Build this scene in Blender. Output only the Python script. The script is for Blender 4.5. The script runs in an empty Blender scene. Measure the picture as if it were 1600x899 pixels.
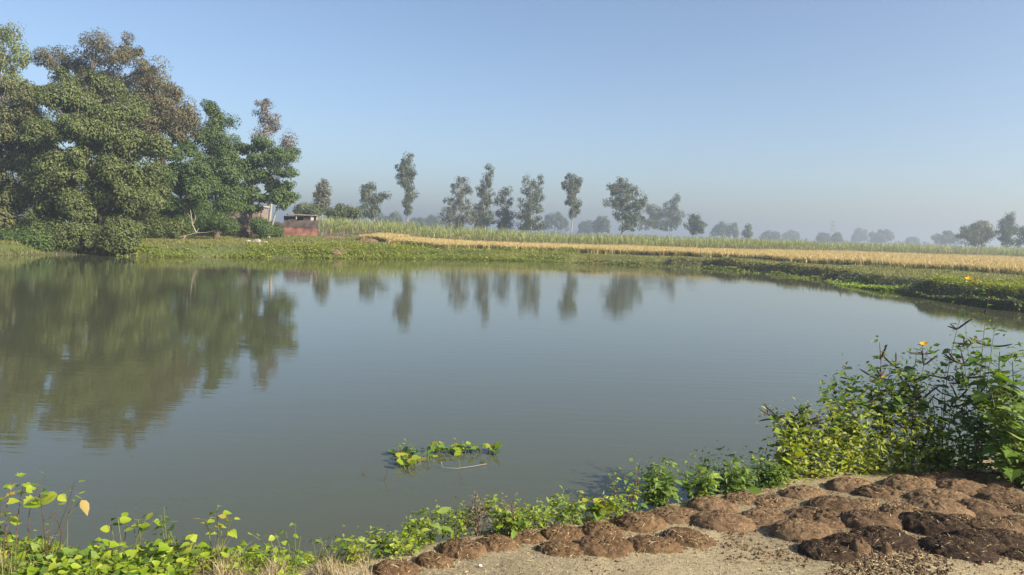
import bpy, math, random
import numpy as np
from mathutils import Matrix, Vector, Euler

random.seed(7)
RNG = np.random.default_rng(11)
C = bpy.context.scene.collection
SC = bpy.context.scene
R = math.radians

# ------------------------------------------------------------------ camera
F = 1164.0            # focal length in photo pixels (1600 wide)
CAM_H = 2.6
PITCH, ROLL = R(4.1), R(1.78)
fw = np.array([0, math.cos(PITCH), -math.sin(PITCH)])
r0 = np.array([1.0, 0, 0]); u0 = np.array([0, math.sin(PITCH), math.cos(PITCH)])
rt = r0*math.cos(ROLL) + u0*math.sin(ROLL)
up = u0*math.cos(ROLL) - r0*math.sin(ROLL)
cam = bpy.data.cameras.new('camera')
cam.sensor_width = 36; cam.lens = 36*F/1600; cam.clip_end = 8000; cam.clip_start = 0.05
camo = bpy.data.objects.new('camera', cam); C.objects.link(camo)
M = Matrix.Identity(4)
for i in range(3):
    M[i][0], M[i][1], M[i][2] = rt[i], up[i], -fw[i]
M[2][3] = CAM_H
camo.matrix_world = M
SC.camera = camo

def ray(px, py):
    return fw + rt*(px-800)/F + up*(449.5-py)/F
def P(px, py, z):                 # where the sight line of a photo pixel meets height z
    d = ray(px, py); t = (z-CAM_H)/d[2]
    return np.array([d[0]*t, d[1]*t, z])
def PD(px, py, D):                # the point of that sight line at distance D
    d = ray(px, py); t = D/d[1]
    return np.array([d[0]*t, D, CAM_H+d[2]*t])

# ------------------------------------------------------------------ world, sun, exposure
SUN_EL, SUN_AZ = R(31), R(119)    # azimuth clockwise from +Y
w = bpy.data.worlds.new('World'); SC.world = w; w.use_nodes = True
nt = w.node_tree; nt.nodes.clear()
sky = nt.nodes.new('ShaderNodeTexSky'); sky.sky_type = 'NISHITA'; sky.sun_disc = False
sky.sun_elevation = SUN_EL; sky.sun_rotation = SUN_AZ
sky.air_density = 0.85; sky.dust_density = 1.9; sky.ozone_density = 1.7; sky.altitude = 100
bg = nt.nodes.new('ShaderNodeBackground'); bg.inputs[1].default_value = 0.089
wo = nt.nodes.new('ShaderNodeOutputWorld')
nt.links.new(sky.outputs[0], bg.inputs[0]); nt.links.new(bg.outputs[0], wo.inputs[0])
sl = bpy.data.lights.new('sun', 'SUN'); sl.energy = 4.9; sl.angle = R(0.6); sl.color = (1, 0.91, 0.75)
so = bpy.data.objects.new('sun', sl); C.objects.link(so)
sdir = Vector((math.sin(SUN_AZ)*math.cos(SUN_EL), math.cos(SUN_AZ)*math.cos(SUN_EL), math.sin(SUN_EL)))
so.rotation_euler = (-sdir).to_track_quat('-Z', 'Y').to_euler()
so.location = (20, -20, 40)
SC.view_settings.view_transform = 'Standard'; SC.view_settings.look = 'None'
SC.view_settings.exposure = 1.1; SC.view_settings.gamma = 1
SC.cycles.use_denoising = True
SC.cycles.max_bounces = 6; SC.cycles.diffuse_bounces = 3; SC.cycles.glossy_bounces = 3
SC.cycles.transmission_bounces = 3; SC.cycles.transparent_max_bounces = 4; SC.cycles.volume_bounces = 0

# ------------------------------------------------------------------ helpers
def hash3(ix, iy, iz, s):
    n = (ix*374761393 + iy*668265263 + iz*2147483647 + s*974711) & 0xffffffff
    n = ((n ^ (n >> 13))*1274126177) & 0xffffffff
    n = ((n ^ (n >> 15))*2246822519) & 0xffffffff
    return ((n ^ (n >> 16)) & 0xffff)/65535.0
def vnoise(p, s=0):               # value noise of an (N,3) array, -1..1
    p = np.asarray(p, float); i = np.floor(p).astype(np.int64); f = p-i; f = f*f*(3-2*f)
    out = 0
    for a in (0, 1):
        for b in (0, 1):
            for c in (0, 1):
                wgt = (f[:, 0] if a else 1-f[:, 0])*(f[:, 1] if b else 1-f[:, 1])*(f[:, 2] if c else 1-f[:, 2])
                out = out + wgt*hash3(i[:, 0]+a, i[:, 1]+b, i[:, 2]+c, s)
    return out*2-1
def fbm(p, octv=3, s=0):
    o = 0; a = 1; t = 0
    for k in range(octv):
        o = o + a*vnoise(p*(2**k), s+k); t += a; a *= .5
    return o/t
def sstep(x, a, b):
    t = np.clip((x-a)/(b-a), 0, 1); return t*t*(3-2*t)

class MB:
    """collects vertices and faces; build() links them as one mesh object"""
    def __init__(s): s.v = []; s.f = []; s.m = []; s.n = 0
    def add(s, V, Fc, mi=0):
        V = np.asarray(V, float).reshape(-1, 3); Fc = np.asarray(Fc, int)
        s.v.append(V); s.f.append(Fc+s.n); s.m.append(np.full(len(Fc), mi)); s.n += len(V)
    def mesh(s, name, mats, smooth=False):
        me = bpy.data.meshes.new(name)
        V = np.concatenate(s.v).astype(np.float32)
        loops = np.concatenate([f.ravel() for f in s.f]).astype(np.int32)
        sizes = np.concatenate([np.full(len(f), f.shape[1]) for f in s.f]).astype(np.int32)
        mi = np.concatenate(s.m).astype(np.int32)
        starts = np.concatenate([[0], np.cumsum(sizes)[:-1]]).astype(np.int32)
        me.vertices.add(len(V)); me.vertices.foreach_set('co', V.ravel())
        me.loops.add(len(loops)); me.loops.foreach_set('vertex_index', loops)
        me.polygons.add(len(sizes)); me.polygons.foreach_set('loop_start', starts)
        me.polygons.foreach_set('material_index', mi)
        me.polygons.foreach_set('use_smooth', np.full(len(sizes), bool(smooth)))
        for m in (mats if isinstance(mats, (list, tuple)) else [mats]): me.materials.append(m)
        me.update(calc_edges=True); me.validate()
        return me
    def build(s, name, mats, parent=None, smooth=False, offset=None):
        if offset is not None: s.v = [v-np.asarray(offset) for v in s.v]
        o = bpy.data.objects.new(name, s.mesh(name, mats, smooth)); C.objects.link(o)
        if parent is not None: o.parent = parent
        elif offset is not None: o.location = offset
        return o
    def tube(s, pts, rad, sides=6, mi=0, cap=True):
        pts = np.asarray(pts, float); n = len(pts); rad = np.broadcast_to(rad, (n,))
        T = np.gradient(pts, axis=0); T /= np.linalg.norm(T, axis=1)[:, None]+1e-9
        ref = np.array([0, 0, 1.0]) if abs(T[0][2]) < .9 else np.array([1.0, 0, 0])
        V = []
        for i in range(n):
            a = np.cross(T[i], ref); a /= np.linalg.norm(a)+1e-9; b = np.cross(T[i], a)
            th = np.arange(sides)*2*math.pi/sides
            V.append(pts[i] + rad[i]*(np.cos(th)[:, None]*a + np.sin(th)[:, None]*b))
        V = np.concatenate(V); Fc = []
        for i in range(n-1):
            for k in range(sides):
                k2 = (k+1) % sides
                Fc.append((i*sides+k, i*sides+k2, (i+1)*sides+k2, (i+1)*sides+k))
        s.add(V, Fc, mi)
        if cap and sides >= 3:
            s.add(V[-sides:], [list(range(sides))], mi); s.add(V[:sides], [list(range(sides))[::-1]], mi)
    def box(s, c, size, mi=0, rz=0):
        x, y, z = np.asarray(size)/2
        V = np.array([(a*x, b*y, d*z) for d in (-1, 1) for b in (-1, 1) for a in (-1, 1)])
        if rz:
            cr, sr = math.cos(rz), math.sin(rz); V = np.stack([V[:, 0]*cr-V[:, 1]*sr, V[:, 0]*sr+V[:, 1]*cr, V[:, 2]], 1)
        s.add(V+np.asarray(c), [(0, 2, 3, 1), (4, 5, 7, 6), (0, 1, 5, 4), (2, 6, 7, 3), (0, 4, 6, 2), (1, 3, 7, 5)], mi)

def unit(v): return v/(np.linalg.norm(v, axis=-1, keepdims=True)+1e-9)

def leaf_quads(mb, pos, d, n, L, W, mi=0):
    """many diamond leaves at once: pos, direction, normal, length, width arrays"""
    d = unit(d); sd = unit(np.cross(d, n)); nn = np.cross(sd, d)
    L = L[:, None]; W = W[:, None]
    V = np.stack([pos, pos+d*L*.45+sd*W*.5+nn*W*.12, pos+d*L-nn*L*.12, pos+d*L*.45-sd*W*.5+nn*W*.12], 1).reshape(-1, 3)
    k = np.arange(len(pos))*4
    mb.add(V, np.stack([k, k+1, k+2, k+3], 1), mi)

def blades(mb, pos, H, lean, W, seg=3, curl=.6, mi=0):
    """grass blades: strips of seg quads bending over along lean (N,2)"""
    N = len(pos); side = np.stack([-lean[:, 1], lean[:, 0]], 1)+RNG.normal(0, .3, (N, 2)); side = unit(side)
    rows = []
    for k in range(seg+1):
        t = k/seg; wd = W*(1-t**1.5*.92)*.5
        c = np.empty((N, 3)); c[:, :2] = pos[:, :2]+lean*(H*t**(1+curl))[:, None]; c[:, 2] = pos[:, 2]+H*(t-.25*curl*t*t*np.linalg.norm(lean, axis=1))
        s3 = np.zeros((N, 3)); s3[:, :2] = side*wd[:, None]
        rows += [c-s3, c+s3]
    V = np.stack(rows, 1).reshape(-1, 3); b = np.arange(N)*2*(seg+1); Fc = []
    for k in range(seg): Fc.append(np.stack([b+2*k, b+2*k+1, b+2*k+3, b+2*k+2], 1))
    mb.add(V, np.concatenate(Fc), mi)

def tag(o, label, cat=None, group=None, kind=None):
    if label: o['label'] = label
    if cat: o['category'] = cat
    if group: o['group'] = group
    if kind: o['kind'] = kind
    return o
def empty(name, loc, label, cat, group=None):
    o = bpy.data.objects.new(name, None); C.objects.link(o); o.location = loc; o.empty_display_size = .1
    return tag(o, label, cat, group)

# ------------------------------------------------------------------ materials
def newmat(name):
    m = bpy.data.materials.new(name); m.use_nodes = True; m.node_tree.nodes.clear()
    return m, m.node_tree.nodes, m.node_tree.links
def ramp(N, cols):
    r = N.new('ShaderNodeValToRGB'); e = r.color_ramp.elements
    for i, (p, c) in enumerate(cols):
        if i < 2: e[i].position = p
        else: e.new(p)
        e[i].color = (*c, 1)
    return r
def leafmat(name, cols, trans=.35, rough=.5, per='island', spec=.3, tcol=None):
    m, N, L = newmat(name)
    g = N.new('ShaderNodeNewGeometry' if per == 'island' else 'ShaderNodeObjectInfo')
    k = len(cols); rp = ramp(N, [(i/(k-1), c) for i, c in enumerate(cols)])
    tc = N.new('ShaderNodeNewGeometry'); no = N.new('ShaderNodeTexNoise'); no.inputs['Scale'].default_value = 60 if per != 'island' else .5
    L.new(tc.outputs['Position'], no.inputs['Vector'])
    ad = N.new('ShaderNodeMath'); ad.operation = 'MULTIPLY_ADD'; ad.inputs[1].default_value = .5; ad.inputs[2].default_value = -.25
    L.new(no.outputs[0], ad.inputs[0])
    a2 = N.new('ShaderNodeMath'); a2.operation = 'ADD'; a2.use_clamp = True
    L.new(g.outputs['Random Per Island' if per == 'island' else 'Random'], a2.inputs[0]); L.new(ad.outputs[0], a2.inputs[1])
    L.new(a2.outputs[0], rp.inputs[0])
    b = N.new('ShaderNodeBsdfPrincipled'); b.inputs['Roughness'].default_value = rough; b.inputs['Specular IOR Level'].default_value = spec
    t = N.new('ShaderNodeBsdfTranslucent'); mx = N.new('ShaderNodeMixShader'); mx.inputs[0].default_value = trans
    hs = N.new('ShaderNodeHueSaturation'); hs.inputs['Saturation'].default_value = 1.15; hs.inputs['Value'].default_value = 1.3; hs.inputs['Hue'].default_value = .485
    L.new(rp.outputs[0], b.inputs['Base Color']); L.new(rp.outputs[0], hs.inputs['Color']); L.new(hs.outputs[0], t.inputs[0])
    L.new(b.outputs[0], mx.inputs[1]); L.new(t.outputs[0], mx.inputs[2])
    o = N.new('ShaderNodeOutputMaterial'); L.new(mx.outputs[0], o.inputs[0])
    return m
def noisemat(name, cols, scale=5, detail=5, rough=.9, bump=0., bscale=None, stretch=None, spec=.2, attr=None, dist=.02):
    m, N, L = newmat(name)
    tc = N.new('ShaderNodeTexCoord'); mp = N.new('ShaderNodeMapping')
    if stretch: mp.inputs['Scale'].default_value = stretch
    L.new(tc.outputs['Object'], mp.inputs[0])
    no = N.new('ShaderNodeTexNoise'); no.inputs['Scale'].default_value = scale; no.inputs['Detail'].default_value = detail; no.inputs['Roughness'].default_value = .65
    L.new(mp.outputs[0], no.inputs['Vector'])
    k = len(cols); rp = ramp(N, [(.28+.44*i/(k-1), c) for i, c in enumerate(cols)]); L.new(no.outputs[0], rp.inputs[0])
    b = N.new('ShaderNodeBsdfPrincipled'); b.inputs['Roughness'].default_value = rough; b.inputs['Specular IOR Level'].default_value = spec
    L.new(rp.outputs[0], b.inputs['Base Color'])
    if bump:
        n2 = N.new('ShaderNodeTexNoise'); n2.inputs['Scale'].default_value = bscale or scale*4; n2.inputs['Detail'].default_value = 6; n2.inputs['Roughness'].default_value = .7
        L.new(mp.outputs[0], n2.inputs['Vector'])
        bm = N.new('ShaderNodeBump'); bm.inputs['Strength'].default_value = bump; bm.inputs['Distance'].default_value = dist
        L.new(n2.outputs[0], bm.inputs['Height']); L.new(bm.outputs[0], b.inputs['Normal'])
    o = N.new('ShaderNodeOutputMaterial'); L.new(b.outputs[0], o.inputs[0])
    return m

BARK = noisemat('bark', [(.07, .05, .035), (.17, .13, .09)], 6, bump=.5)
PALEBARK = noisemat('pale_bark', [(.22, .19, .15), (.40, .36, .30)], 4, bump=.3)
STEM_G = noisemat('green_stem', [(.10, .12, .03), (.18, .17, .06)], 8, rough=.6)
STEM_B = noisemat('brown_stem', [(.05, .03, .02), (.13, .08, .05)], 12, rough=.7)
STEM_R = noisemat('red_stem', [(.16, .05, .03), (.20, .12, .05)], 12, rough=.7)
DEAD = noisemat('dead_wood', [(.30, .24, .17), (.45, .39, .30)], 8)

# ------------------------------------------------------------------ terrain
near_lip = [(-260, 850), (-100, 846), (0, 842), (90, 840), (150, 845), (185, 862), (250, 866), (300, 842), (380, 850), (480, 856), (560, 850), (640, 824),
            (740, 806), (880, 792), (950, 786), (1000, 768), (1100, 750), (1200, 730), (1300, 716), (1400, 712), (1500, 704), (1600, 690)]
LIPZ = .62
near = [P(x, y, LIPZ)[:2]+np.array([0, .22]) for x, y in near_lip]
far_px = [(0, 400), (90, 398), (170, 399), (210, 402), (300, 402), (400, 403), (520, 404), (610, 405), (700, 405), (850, 409), (1000, 415), (1100, 419), (1180, 426), (1250, 433), (1310, 440), (1360, 449), (1422, 457), (1432, 463), (1500, 473), (1600, 487)]
far = [P(x, y, 0)[:2] for x, y in far_px]
near_pts = near
poly = list(near_pts) + [np.array(p) for p in ((8.2, 8.6), (12, 10.5), (17, 15), (20.5, 22), (21.5, 28))] + far[::-1] + \
       [np.array(p) for p in ((-44, 47), (-52, 34), (-40, 14), (-22, 7.5), (-10, 5.2))]
POLY = np.array(poly)

def signed_dist(X, Y, POLY=POLY):            # >0 on land, <0 in the pond
    p = np.stack([X, Y], 1); best = np.full(len(p), 1e9); inside = np.zeros(len(p), bool)
    n = len(POLY)
    for i in range(n):
        a, b = POLY[i], POLY[(i+1) % n]; ab = b-a
        t = np.clip(((p-a)@ab)/(ab@ab), 0, 1); dd = np.hypot(p[:, 0]-a[0]-t*ab[0], p[:, 1]-a[1]-t*ab[1]); best = np.minimum(best, dd)
        cond = (a[1] > p[:, 1]) != (b[1] > p[:, 1])
        with np.errstate(divide='ignore', invalid='ignore'):
            xi = a[0]+(p[:, 1]-a[1])*(b[0]-a[0])/(b[1]-a[1])
        inside ^= cond & (p[:, 0] < xi)
    return np.where(inside, -best, best)

def height(X, Y, fine=True):
    X = np.asarray(X, float); Y = np.asarray(Y, float); d = signed_dist(X, Y)
    nearz = Y < 16
    wid = np.where(nearz, .42, np.where(X > 15, .9, np.where(X < -14, 2.2, 2.6)))
    T = np.where(nearz, .60+.14*sstep(d, 0, 2.2)+.10*sstep(-Y, -4, 2), .78)
    T = T + np.where(nearz, 0, .75*np.exp(-(((X+30)/17)**2+((Y-98)/14)**2))) + np.where(~nearz & (X < -14), .25, 0)*sstep(d, 0, 8)
    q = np.stack([X, Y, np.zeros_like(X)], 1)
    d2 = d + np.where(nearz, .10*fbm(q*3.0, 2, 3), .5*fbm(q*.7, 3, 5))
    h = T*sstep(d2, -.05, wid) + np.where(d2 < 0, np.maximum(d2*.9, -.9), 0) - .02
    h = h + np.where(d > 1, np.where(nearz, .016*fbm(q*2.2, 3, 9), .10*fbm(q*.25, 3, 9)), 0)
    if fine: h = h + np.where(nearz & (d > .2), .007*fbm(q*14, 3, 21)+.004*vnoise(q*45, 22), 0)
    return h, d
def gz(x, y): return float(height([x], [y], False)[0][0])

def axis(parts):
    a = []
    for lo, hi, st in parts: a += list(np.arange(lo, hi-1e-6, st))
    a.append(parts[-1][1]); return np.array(a)
XS = np.concatenate([-np.geomspace(4000, 62, 22), axis([(-60, -6, .6), (-6, 8.6, .045), (8.6, 34, .45), (34, 70, 1.2)]), np.geomspace(75, 4000, 22)])
YS = np.concatenate([-np.geomspace(600, 4, 14), axis([(-3, 2.4, .25), (2.4, 10.5, .045), (10.5, 30, .8), (30, 78, .42), (78, 130, 1.2)]), np.geomspace(135, 5500, 26)])
GX, GY = np.meshgrid(XS, YS); gx, gy = GX.ravel(), GY.ravel()
gh, gd = height(gx, gy)
nx, ny = len(XS), len(YS)
idx = np.arange(nx*ny).reshape(ny, nx)
quads = np.stack([idx[:-1, :-1], idx[:-1, 1:], idx[1:, 1:], idx[1:, :-1]], -1).reshape(-1, 4)
mb = MB(); mb.add(np.stack([gx, gy, gh], 1), quads)
# ground cover kind per vertex: bare sandy soil, dark wet mud, grass, straw-coloured rice soil
q2 = np.stack([gx, gy, 0*gx], 1)
n1 = fbm(q2*.8, 3, 31); n2_ = fbm(q2*6, 3, 33)
sand = np.array([.30, .245, .15]); sand2 = np.array([.41, .31, .165]); grassc = np.array([.085, .105, .035]); mud = np.array([.07, .058, .042]); rice = np.array([.30, .22, .09])
col = sand + (sand2-sand)*sstep(gx+.5*n1, 2.2, 3.6)[:, None]*sstep(-gy, -4.6, -3.8)[:, None]
col = col*(1+.20*n2_+.16*fbm(q2*1.7, 3, 39))[:, None]
yard = np.array([P(*q, .74)[:2] for q in ((1150, 800), (1260, 752), (1420, 735), (1640, 722), (1700, 850), (1500, 868), (1340, 872), (1270, 850), (1225, 820))])
dy = signed_dist(gx, gy, yard); dm = (1-sstep(dy+.10*n1, -.05, .12))*(gy < 12)*np.clip(.62+.5*n2_, 0, 1)
col = col*(1-.8*dm)[:, None]+np.array([.155, .112, .066])*.8*dm[:, None]
isfar = (gy > 16)
colf = grassc*(1+.35*fbm(q2*.35, 3, 35))[:, None] + np.array([.05, .03, .0])*sstep(fbm(q2*.15, 2, 37), -.1, .5)[:, None]
col = np.where(isfar[:, None], colf, col)
grs = sstep(-gx+.7*n1, 1.0, 1.9)*(gy < 12)*(gy > 1)
col = col*(1-.75*grs)[:, None] + .75*grs[:, None]*np.array([.10, .10, .035])
wet = 1-sstep(gd+.1*n1, .0, .35)
wet = np.where(gy > 16, 1-sstep(gd, .0, .9), wet)
col = col*(1-wet)[:, None]+mud*wet[:, None]
m, N, L = newmat('soil')
at = N.new('ShaderNodeAttribute'); at.attribute_name = 'cover'
geo = N.new('ShaderNodeNewGeometry')
no = N.new('ShaderNodeTexNoise'); no.inputs['Scale'].default_value = 38; no.inputs['Detail'].default_value = 8; no.inputs['Roughness'].default_value = .75
L.new(geo.outputs['Position'], no.inputs['Vector'])
rp = ramp(N, [(.36, (.36, .36, .37)), (.47, (.92, .92, .92)), (.68, (1.32, 1.28, 1.22))]); L.new(no.outputs[0], rp.inputs[0])
mx = N.new('ShaderNodeMix'); mx.data_type = 'RGBA'; mx.blend_type = 'MULTIPLY'; mx.inputs[0].default_value = 1
L.new(at.outputs['Color'], mx.inputs[6]); L.new(rp.outputs[0], mx.inputs[7])
vo = N.new('ShaderNodeTexNoise'); vo.inputs['Scale'].default_value = 120; vo.inputs['Detail'].default_value = 5
L.new(geo.outputs['Position'], vo.inputs['Vector'])
adn = N.new('ShaderNodeMath'); L.new(no.outputs[0], adn.inputs[0]); L.new(vo.outputs[0], adn.inputs[1])
bm = N.new('ShaderNodeBump'); bm.inputs['Strength'].default_value = .7; bm.inputs['Distance'].default_value = .012
L.new(adn.outputs[0], bm.inputs['Height'])
b = N.new('ShaderNodeBsdfPrincipled'); b.inputs['Roughness'].default_value = .95; b.inputs['Specular IOR Level'].default_value = .15
L.new(mx.outputs[2], b.inputs['Base Color']); L.new(bm.outputs[0], b.inputs['Normal'])
o = N.new('ShaderNodeOutputMaterial'); L.new(b.outputs[0], o.inputs[0])
ground = mb.build('ground', m, smooth=True)
ca = ground.data.color_attributes.new('cover', 'FLOAT_COLOR', 'POINT')
ca.data.foreach_set('color', np.concatenate([np.clip(col, 0, 1), np.ones((len(col), 1))], 1).astype(np.float32).ravel())
tag(ground, 'bare sandy bank and flat farmland around the pond', None, None, 'structure')

# ------------------------------------------------------------------ water
m, N, L = newmat('pond_water')
geo = N.new('ShaderNodeNewGeometry')
def wn(sx, sy, det):
    mp = N.new('ShaderNodeMapping'); mp.inputs['Scale'].default_value = (sx, sy, 1); mp.inputs['Rotation'].default_value = (0, 0, R(6))
    L.new(geo.outputs['Position'], mp.inputs[0])
    n = N.new('ShaderNodeTexNoise'); n.inputs['Scale'].default_value = 1; n.inputs['Detail'].default_value = det; L.new(mp.outputs[0], n.inputs['Vector'])
    return n
n1w = wn(.42, 4.2, 2); n2w = wn(3.0, 12, 1); n3w = wn(.05, .10, 2)
mu = N.new('ShaderNodeMath'); mu.operation = 'MULTIPLY_ADD'; mu.inputs[1].default_value = .35; L.new(n2w.outputs[0], mu.inputs[0]); L.new(n1w.outputs[0], mu.inputs[2])
rpw = ramp(N, [(.35, (.35,)*3), (.65, (1,)*3)]); L.new(n3w.outputs[0], rpw.inputs[0])
m2 = N.new('ShaderNodeMath'); m2.operation = 'MULTIPLY'; L.new(mu.outputs[0], m2.inputs[0]); L.new(rpw.outputs[0], m2.inputs[1])
bm = N.new('ShaderNodeBump'); bm.inputs['Strength'].default_value = .5; bm.inputs['Distance'].default_value = .006; L.new(m2.outputs[0], bm.inputs['Height'])
b = N.new('ShaderNodeBsdfPrincipled'); b.inputs['Base Color'].default_value = (.063, .067, .037, 1); b.inputs['Roughness'].default_value = .025; b.inputs['IOR'].default_value = 1.333
L.new(bm.outputs[0], b.inputs['Normal'])
o = N.new('ShaderNodeOutputMaterial'); L.new(b.outputs[0], o.inputs[0])
mb = MB(); mb.add([(-70, 1.5, 0), (40, 1.5, 0), (40, 90, 0), (-70, 90, 0)], [(0, 1, 2, 3)])
lo = POLY.min(0)-.6; hi = POLY.max(0)+.6
mb = MB(); mb.add([(lo[0], lo[1], 0), (hi[0], lo[1], 0), (hi[0], hi[1], 0), (lo[0], hi[1], 0)], [(0, 1, 2, 3)])
water = mb.build('water', m); tag(water, 'calm murky pond water mirroring trees and sky', None, None, 'structure')

# ------------------------------------------------------------------ trees
DARKG = leafmat('leaf_dark_green', [(.056, .076, .020), (.098, .122, .034), (.145, .165, .052)], .22)
MIDG = leafmat('leaf_mid_green', [(.050, .085, .022), (.080, .125, .035), (.12, .165, .05)], .35)
OLIVE = leafmat('leaf_olive', [(.070, .078, .026), (.112, .118, .040), (.16, .165, .06)], .22)
BROWNG = leafmat('leaf_brownish', [(.085, .075, .034), (.13, .115, .052), (.175, .150, .072)], .3)
BLUEG = leafmat('leaf_blue_green', [(.052, .088, .024), (.082, .128, .034), (.12, .165, .05)], .28)
YELG = leafmat('leaf_yellow_green', [(.11, .145, .028), (.17, .20, .045), (.22, .24, .06)], .4)
GREYB = leafmat('leaf_grey_brown', [(.11, .092, .072), (.16, .135, .105), (.21, .18, .14)], .3)
EUC = leafmat('leaf_eucalyptus', [(.065, .080, .038), (.105, .120, .058), (.145, .155, .08)], .3)
EUC2 = leafmat('leaf_eucalyptus_pale', [(.095, .100, .058), (.135, .135, .078), (.18, .17, .105)], .3)

def crown_leaves(mb, cl, per, rc, ls, flat=.7, droop=.25):
    n = len(cl)*per
    c = np.repeat(cl[:, :3], per, 0); outw = np.repeat(cl[:, 3:6], per, 0)
    sc = np.repeat(RNG.uniform(.45, 1.4, len(cl)), per)[:, None]*np.array([1, 1, 1.0])
    off = unit(RNG.normal(0, 1, (n, 3)))*(RNG.uniform(0, 1, (n, 1))**.38)*rc*sc
    off[:, 2] *= flat
    pos = c+off
    nor = unit(off/rc*.95+outw*.45+np.array([0, 0, .35])+RNG.normal(0, .27, (n, 3)))
    d = RNG.normal(0, 1, (n, 3)); d[:, 2] -= droop*2; d = unit(d-nor*(d*nor).sum(1, keepdims=True)*.8)
    s = RNG.uniform(.65, 1.3, n)*ls
    leaf_quads(mb, pos, d, nor, s, s*RNG.uniform(.4, .6, n))

def tree(name, label, group, D, bx, by, lobes, mat, nclump=90, per=110, rc=.75, ls=.34, trunk=.28, bark=BARK, dz=.8, cat='tree', flat=.95, droop=.35, stems=1, twig=6, shell=.5):
    """lobes: (photo x, photo y, half width, half height in photo pixels, [metres nearer/farther])"""
    b = PD(bx, by, D); b[2] = gz(b[0], b[1])-.1
    k = D/F; rc = rc*1.25; per = int(per*1.25); ls = ls*1.08
    root = empty(name, b, label, cat, group)
    L3 = []
    for l in lobes:
        dd = l[4] if len(l) > 4 else RNG.uniform(-1, 1)*l[2]*k*.4
        c = PD(l[0], l[1], D+dd); L3.append((c, np.array([l[2]*k, (l[2]*.5+l[3]*.5)*k*dz+.2, l[3]*k])))
    vol = np.array([max(r[0]*r[1]*r[2], 1e-3)**.72 for c, r in L3]); cnt = np.maximum(2, (nclump*vol/vol.sum()).astype(int))
    cl = []; tb = MB()
    topz = max(c[2] for c, r in L3); cen = np.mean([c for c, r in L3], 0)
    H = topz-b[2]
    tops = []
    for s in range(stems):
        bb = b+np.array([RNG.normal(0, .35), RNG.normal(0, .3), 0])*(s > 0)
        tgt = cen.copy() if stems == 1 else L3[s % len(L3)][0].copy()
        hi = b[2]+H*.72
        if tgt[2] < hi: tgt[2] = hi*.6+tgt[2]*.4
        ts = np.linspace(0, 1, 8)
        pts = bb+(tgt-bb)*np.stack([ts**1.3, ts**1.3, ts], 1)+np.stack([.03*H*np.sin(ts*5+s), .02*H*np.cos(ts*4+s)-.02*H, 0*ts], 1)*ts[:, None]
        tb.tube(pts, trunk*(1-.75*ts)*(1+.5*np.exp(-ts*14)), 7); tops.append(pts)
    for i, (c, r) in enumerate(L3):
        pts = tops[i % stems]
        zz = np.clip((c[2]-r[2]*.9-pts[0][2])/(pts[-1][2]-pts[0][2]+1e-6), .22, .95); j = int(zz*7)
        a = pts[j]; ts = np.linspace(0, 1, 6); mid = (a+c)/2+np.array([0, 0, -.05*np.linalg.norm(c-a)])
        lp = ((1-ts)**2)[:, None]*a+(2*ts*(1-ts))[:, None]*mid+(ts**2)[:, None]*c+RNG.normal(0, .04*np.linalg.norm(c-a)/3, (6, 3))*np.sin(ts*math.pi)[:, None]
        tb.tube(lp, trunk*.42*(1-.72*ts), 5)
        n = cnt[i]
        v = unit(RNG.normal(0, 1, (n, 3))); rad = (RNG.uniform(shell**3, 1, (n, 1)))**(1/3)
        # uneven outline
        rad = rad*(1+.34*vnoise(v*2.6+i*7.7, 41)[:, None])
        pc = c+v*rad*np.maximum(r-rc*.35, r*.6)
        if shell >= .64:                     # a leafy dome on each limb end, open below, with shade between the domes
            ns_ = max(3, int(round(n/8))); sv = unit(RNG.normal(0, 1, (ns_, 3))*np.array([1, 1, .9])+np.array([0, -.15, .1]))
            sc_ = c+sv*RNG.uniform(.62, 1.05, (ns_, 1))*r*.92; sr_ = RNG.uniform(.20, .52, (ns_, 1))*np.mean(r)
            g_ = RNG.integers(0, ns_, n); vv = unit(RNG.normal(0, 1, (n, 3))+np.array([0, 0, .55])); vv[:, 2] = np.where(vv[:, 2] < -.15, -vv[:, 2]*.6, vv[:, 2])
            pc = sc_[g_]+vv*sr_[g_]*np.array([1.05, 1.05, .95])*RNG.uniform(.6, 1.15, (n, 1)); v = unit(vv*.8+sv[g_]*.4)
        cl.append(np.concatenate([pc, v], 1))
        for t in range(min(twig, n)):
            e = pc[t]; s0 = lp[RNG.integers(2, 6)]; mm = (s0+e)/2+RNG.normal(0, .1, 3)*np.linalg.norm(e-s0)
            tb.tube([s0, mm, e], [trunk*.12, trunk*.08, trunk*.03], 4, cap=False)
    tb.build('trunk', bark, root, True, b)
    cl = np.concatenate(cl); cb = MB(); crown_leaves(cb, cl, per, rc, ls, flat, droop)
    cb.build('crown', mat, root, False, b)
    return root

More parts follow.
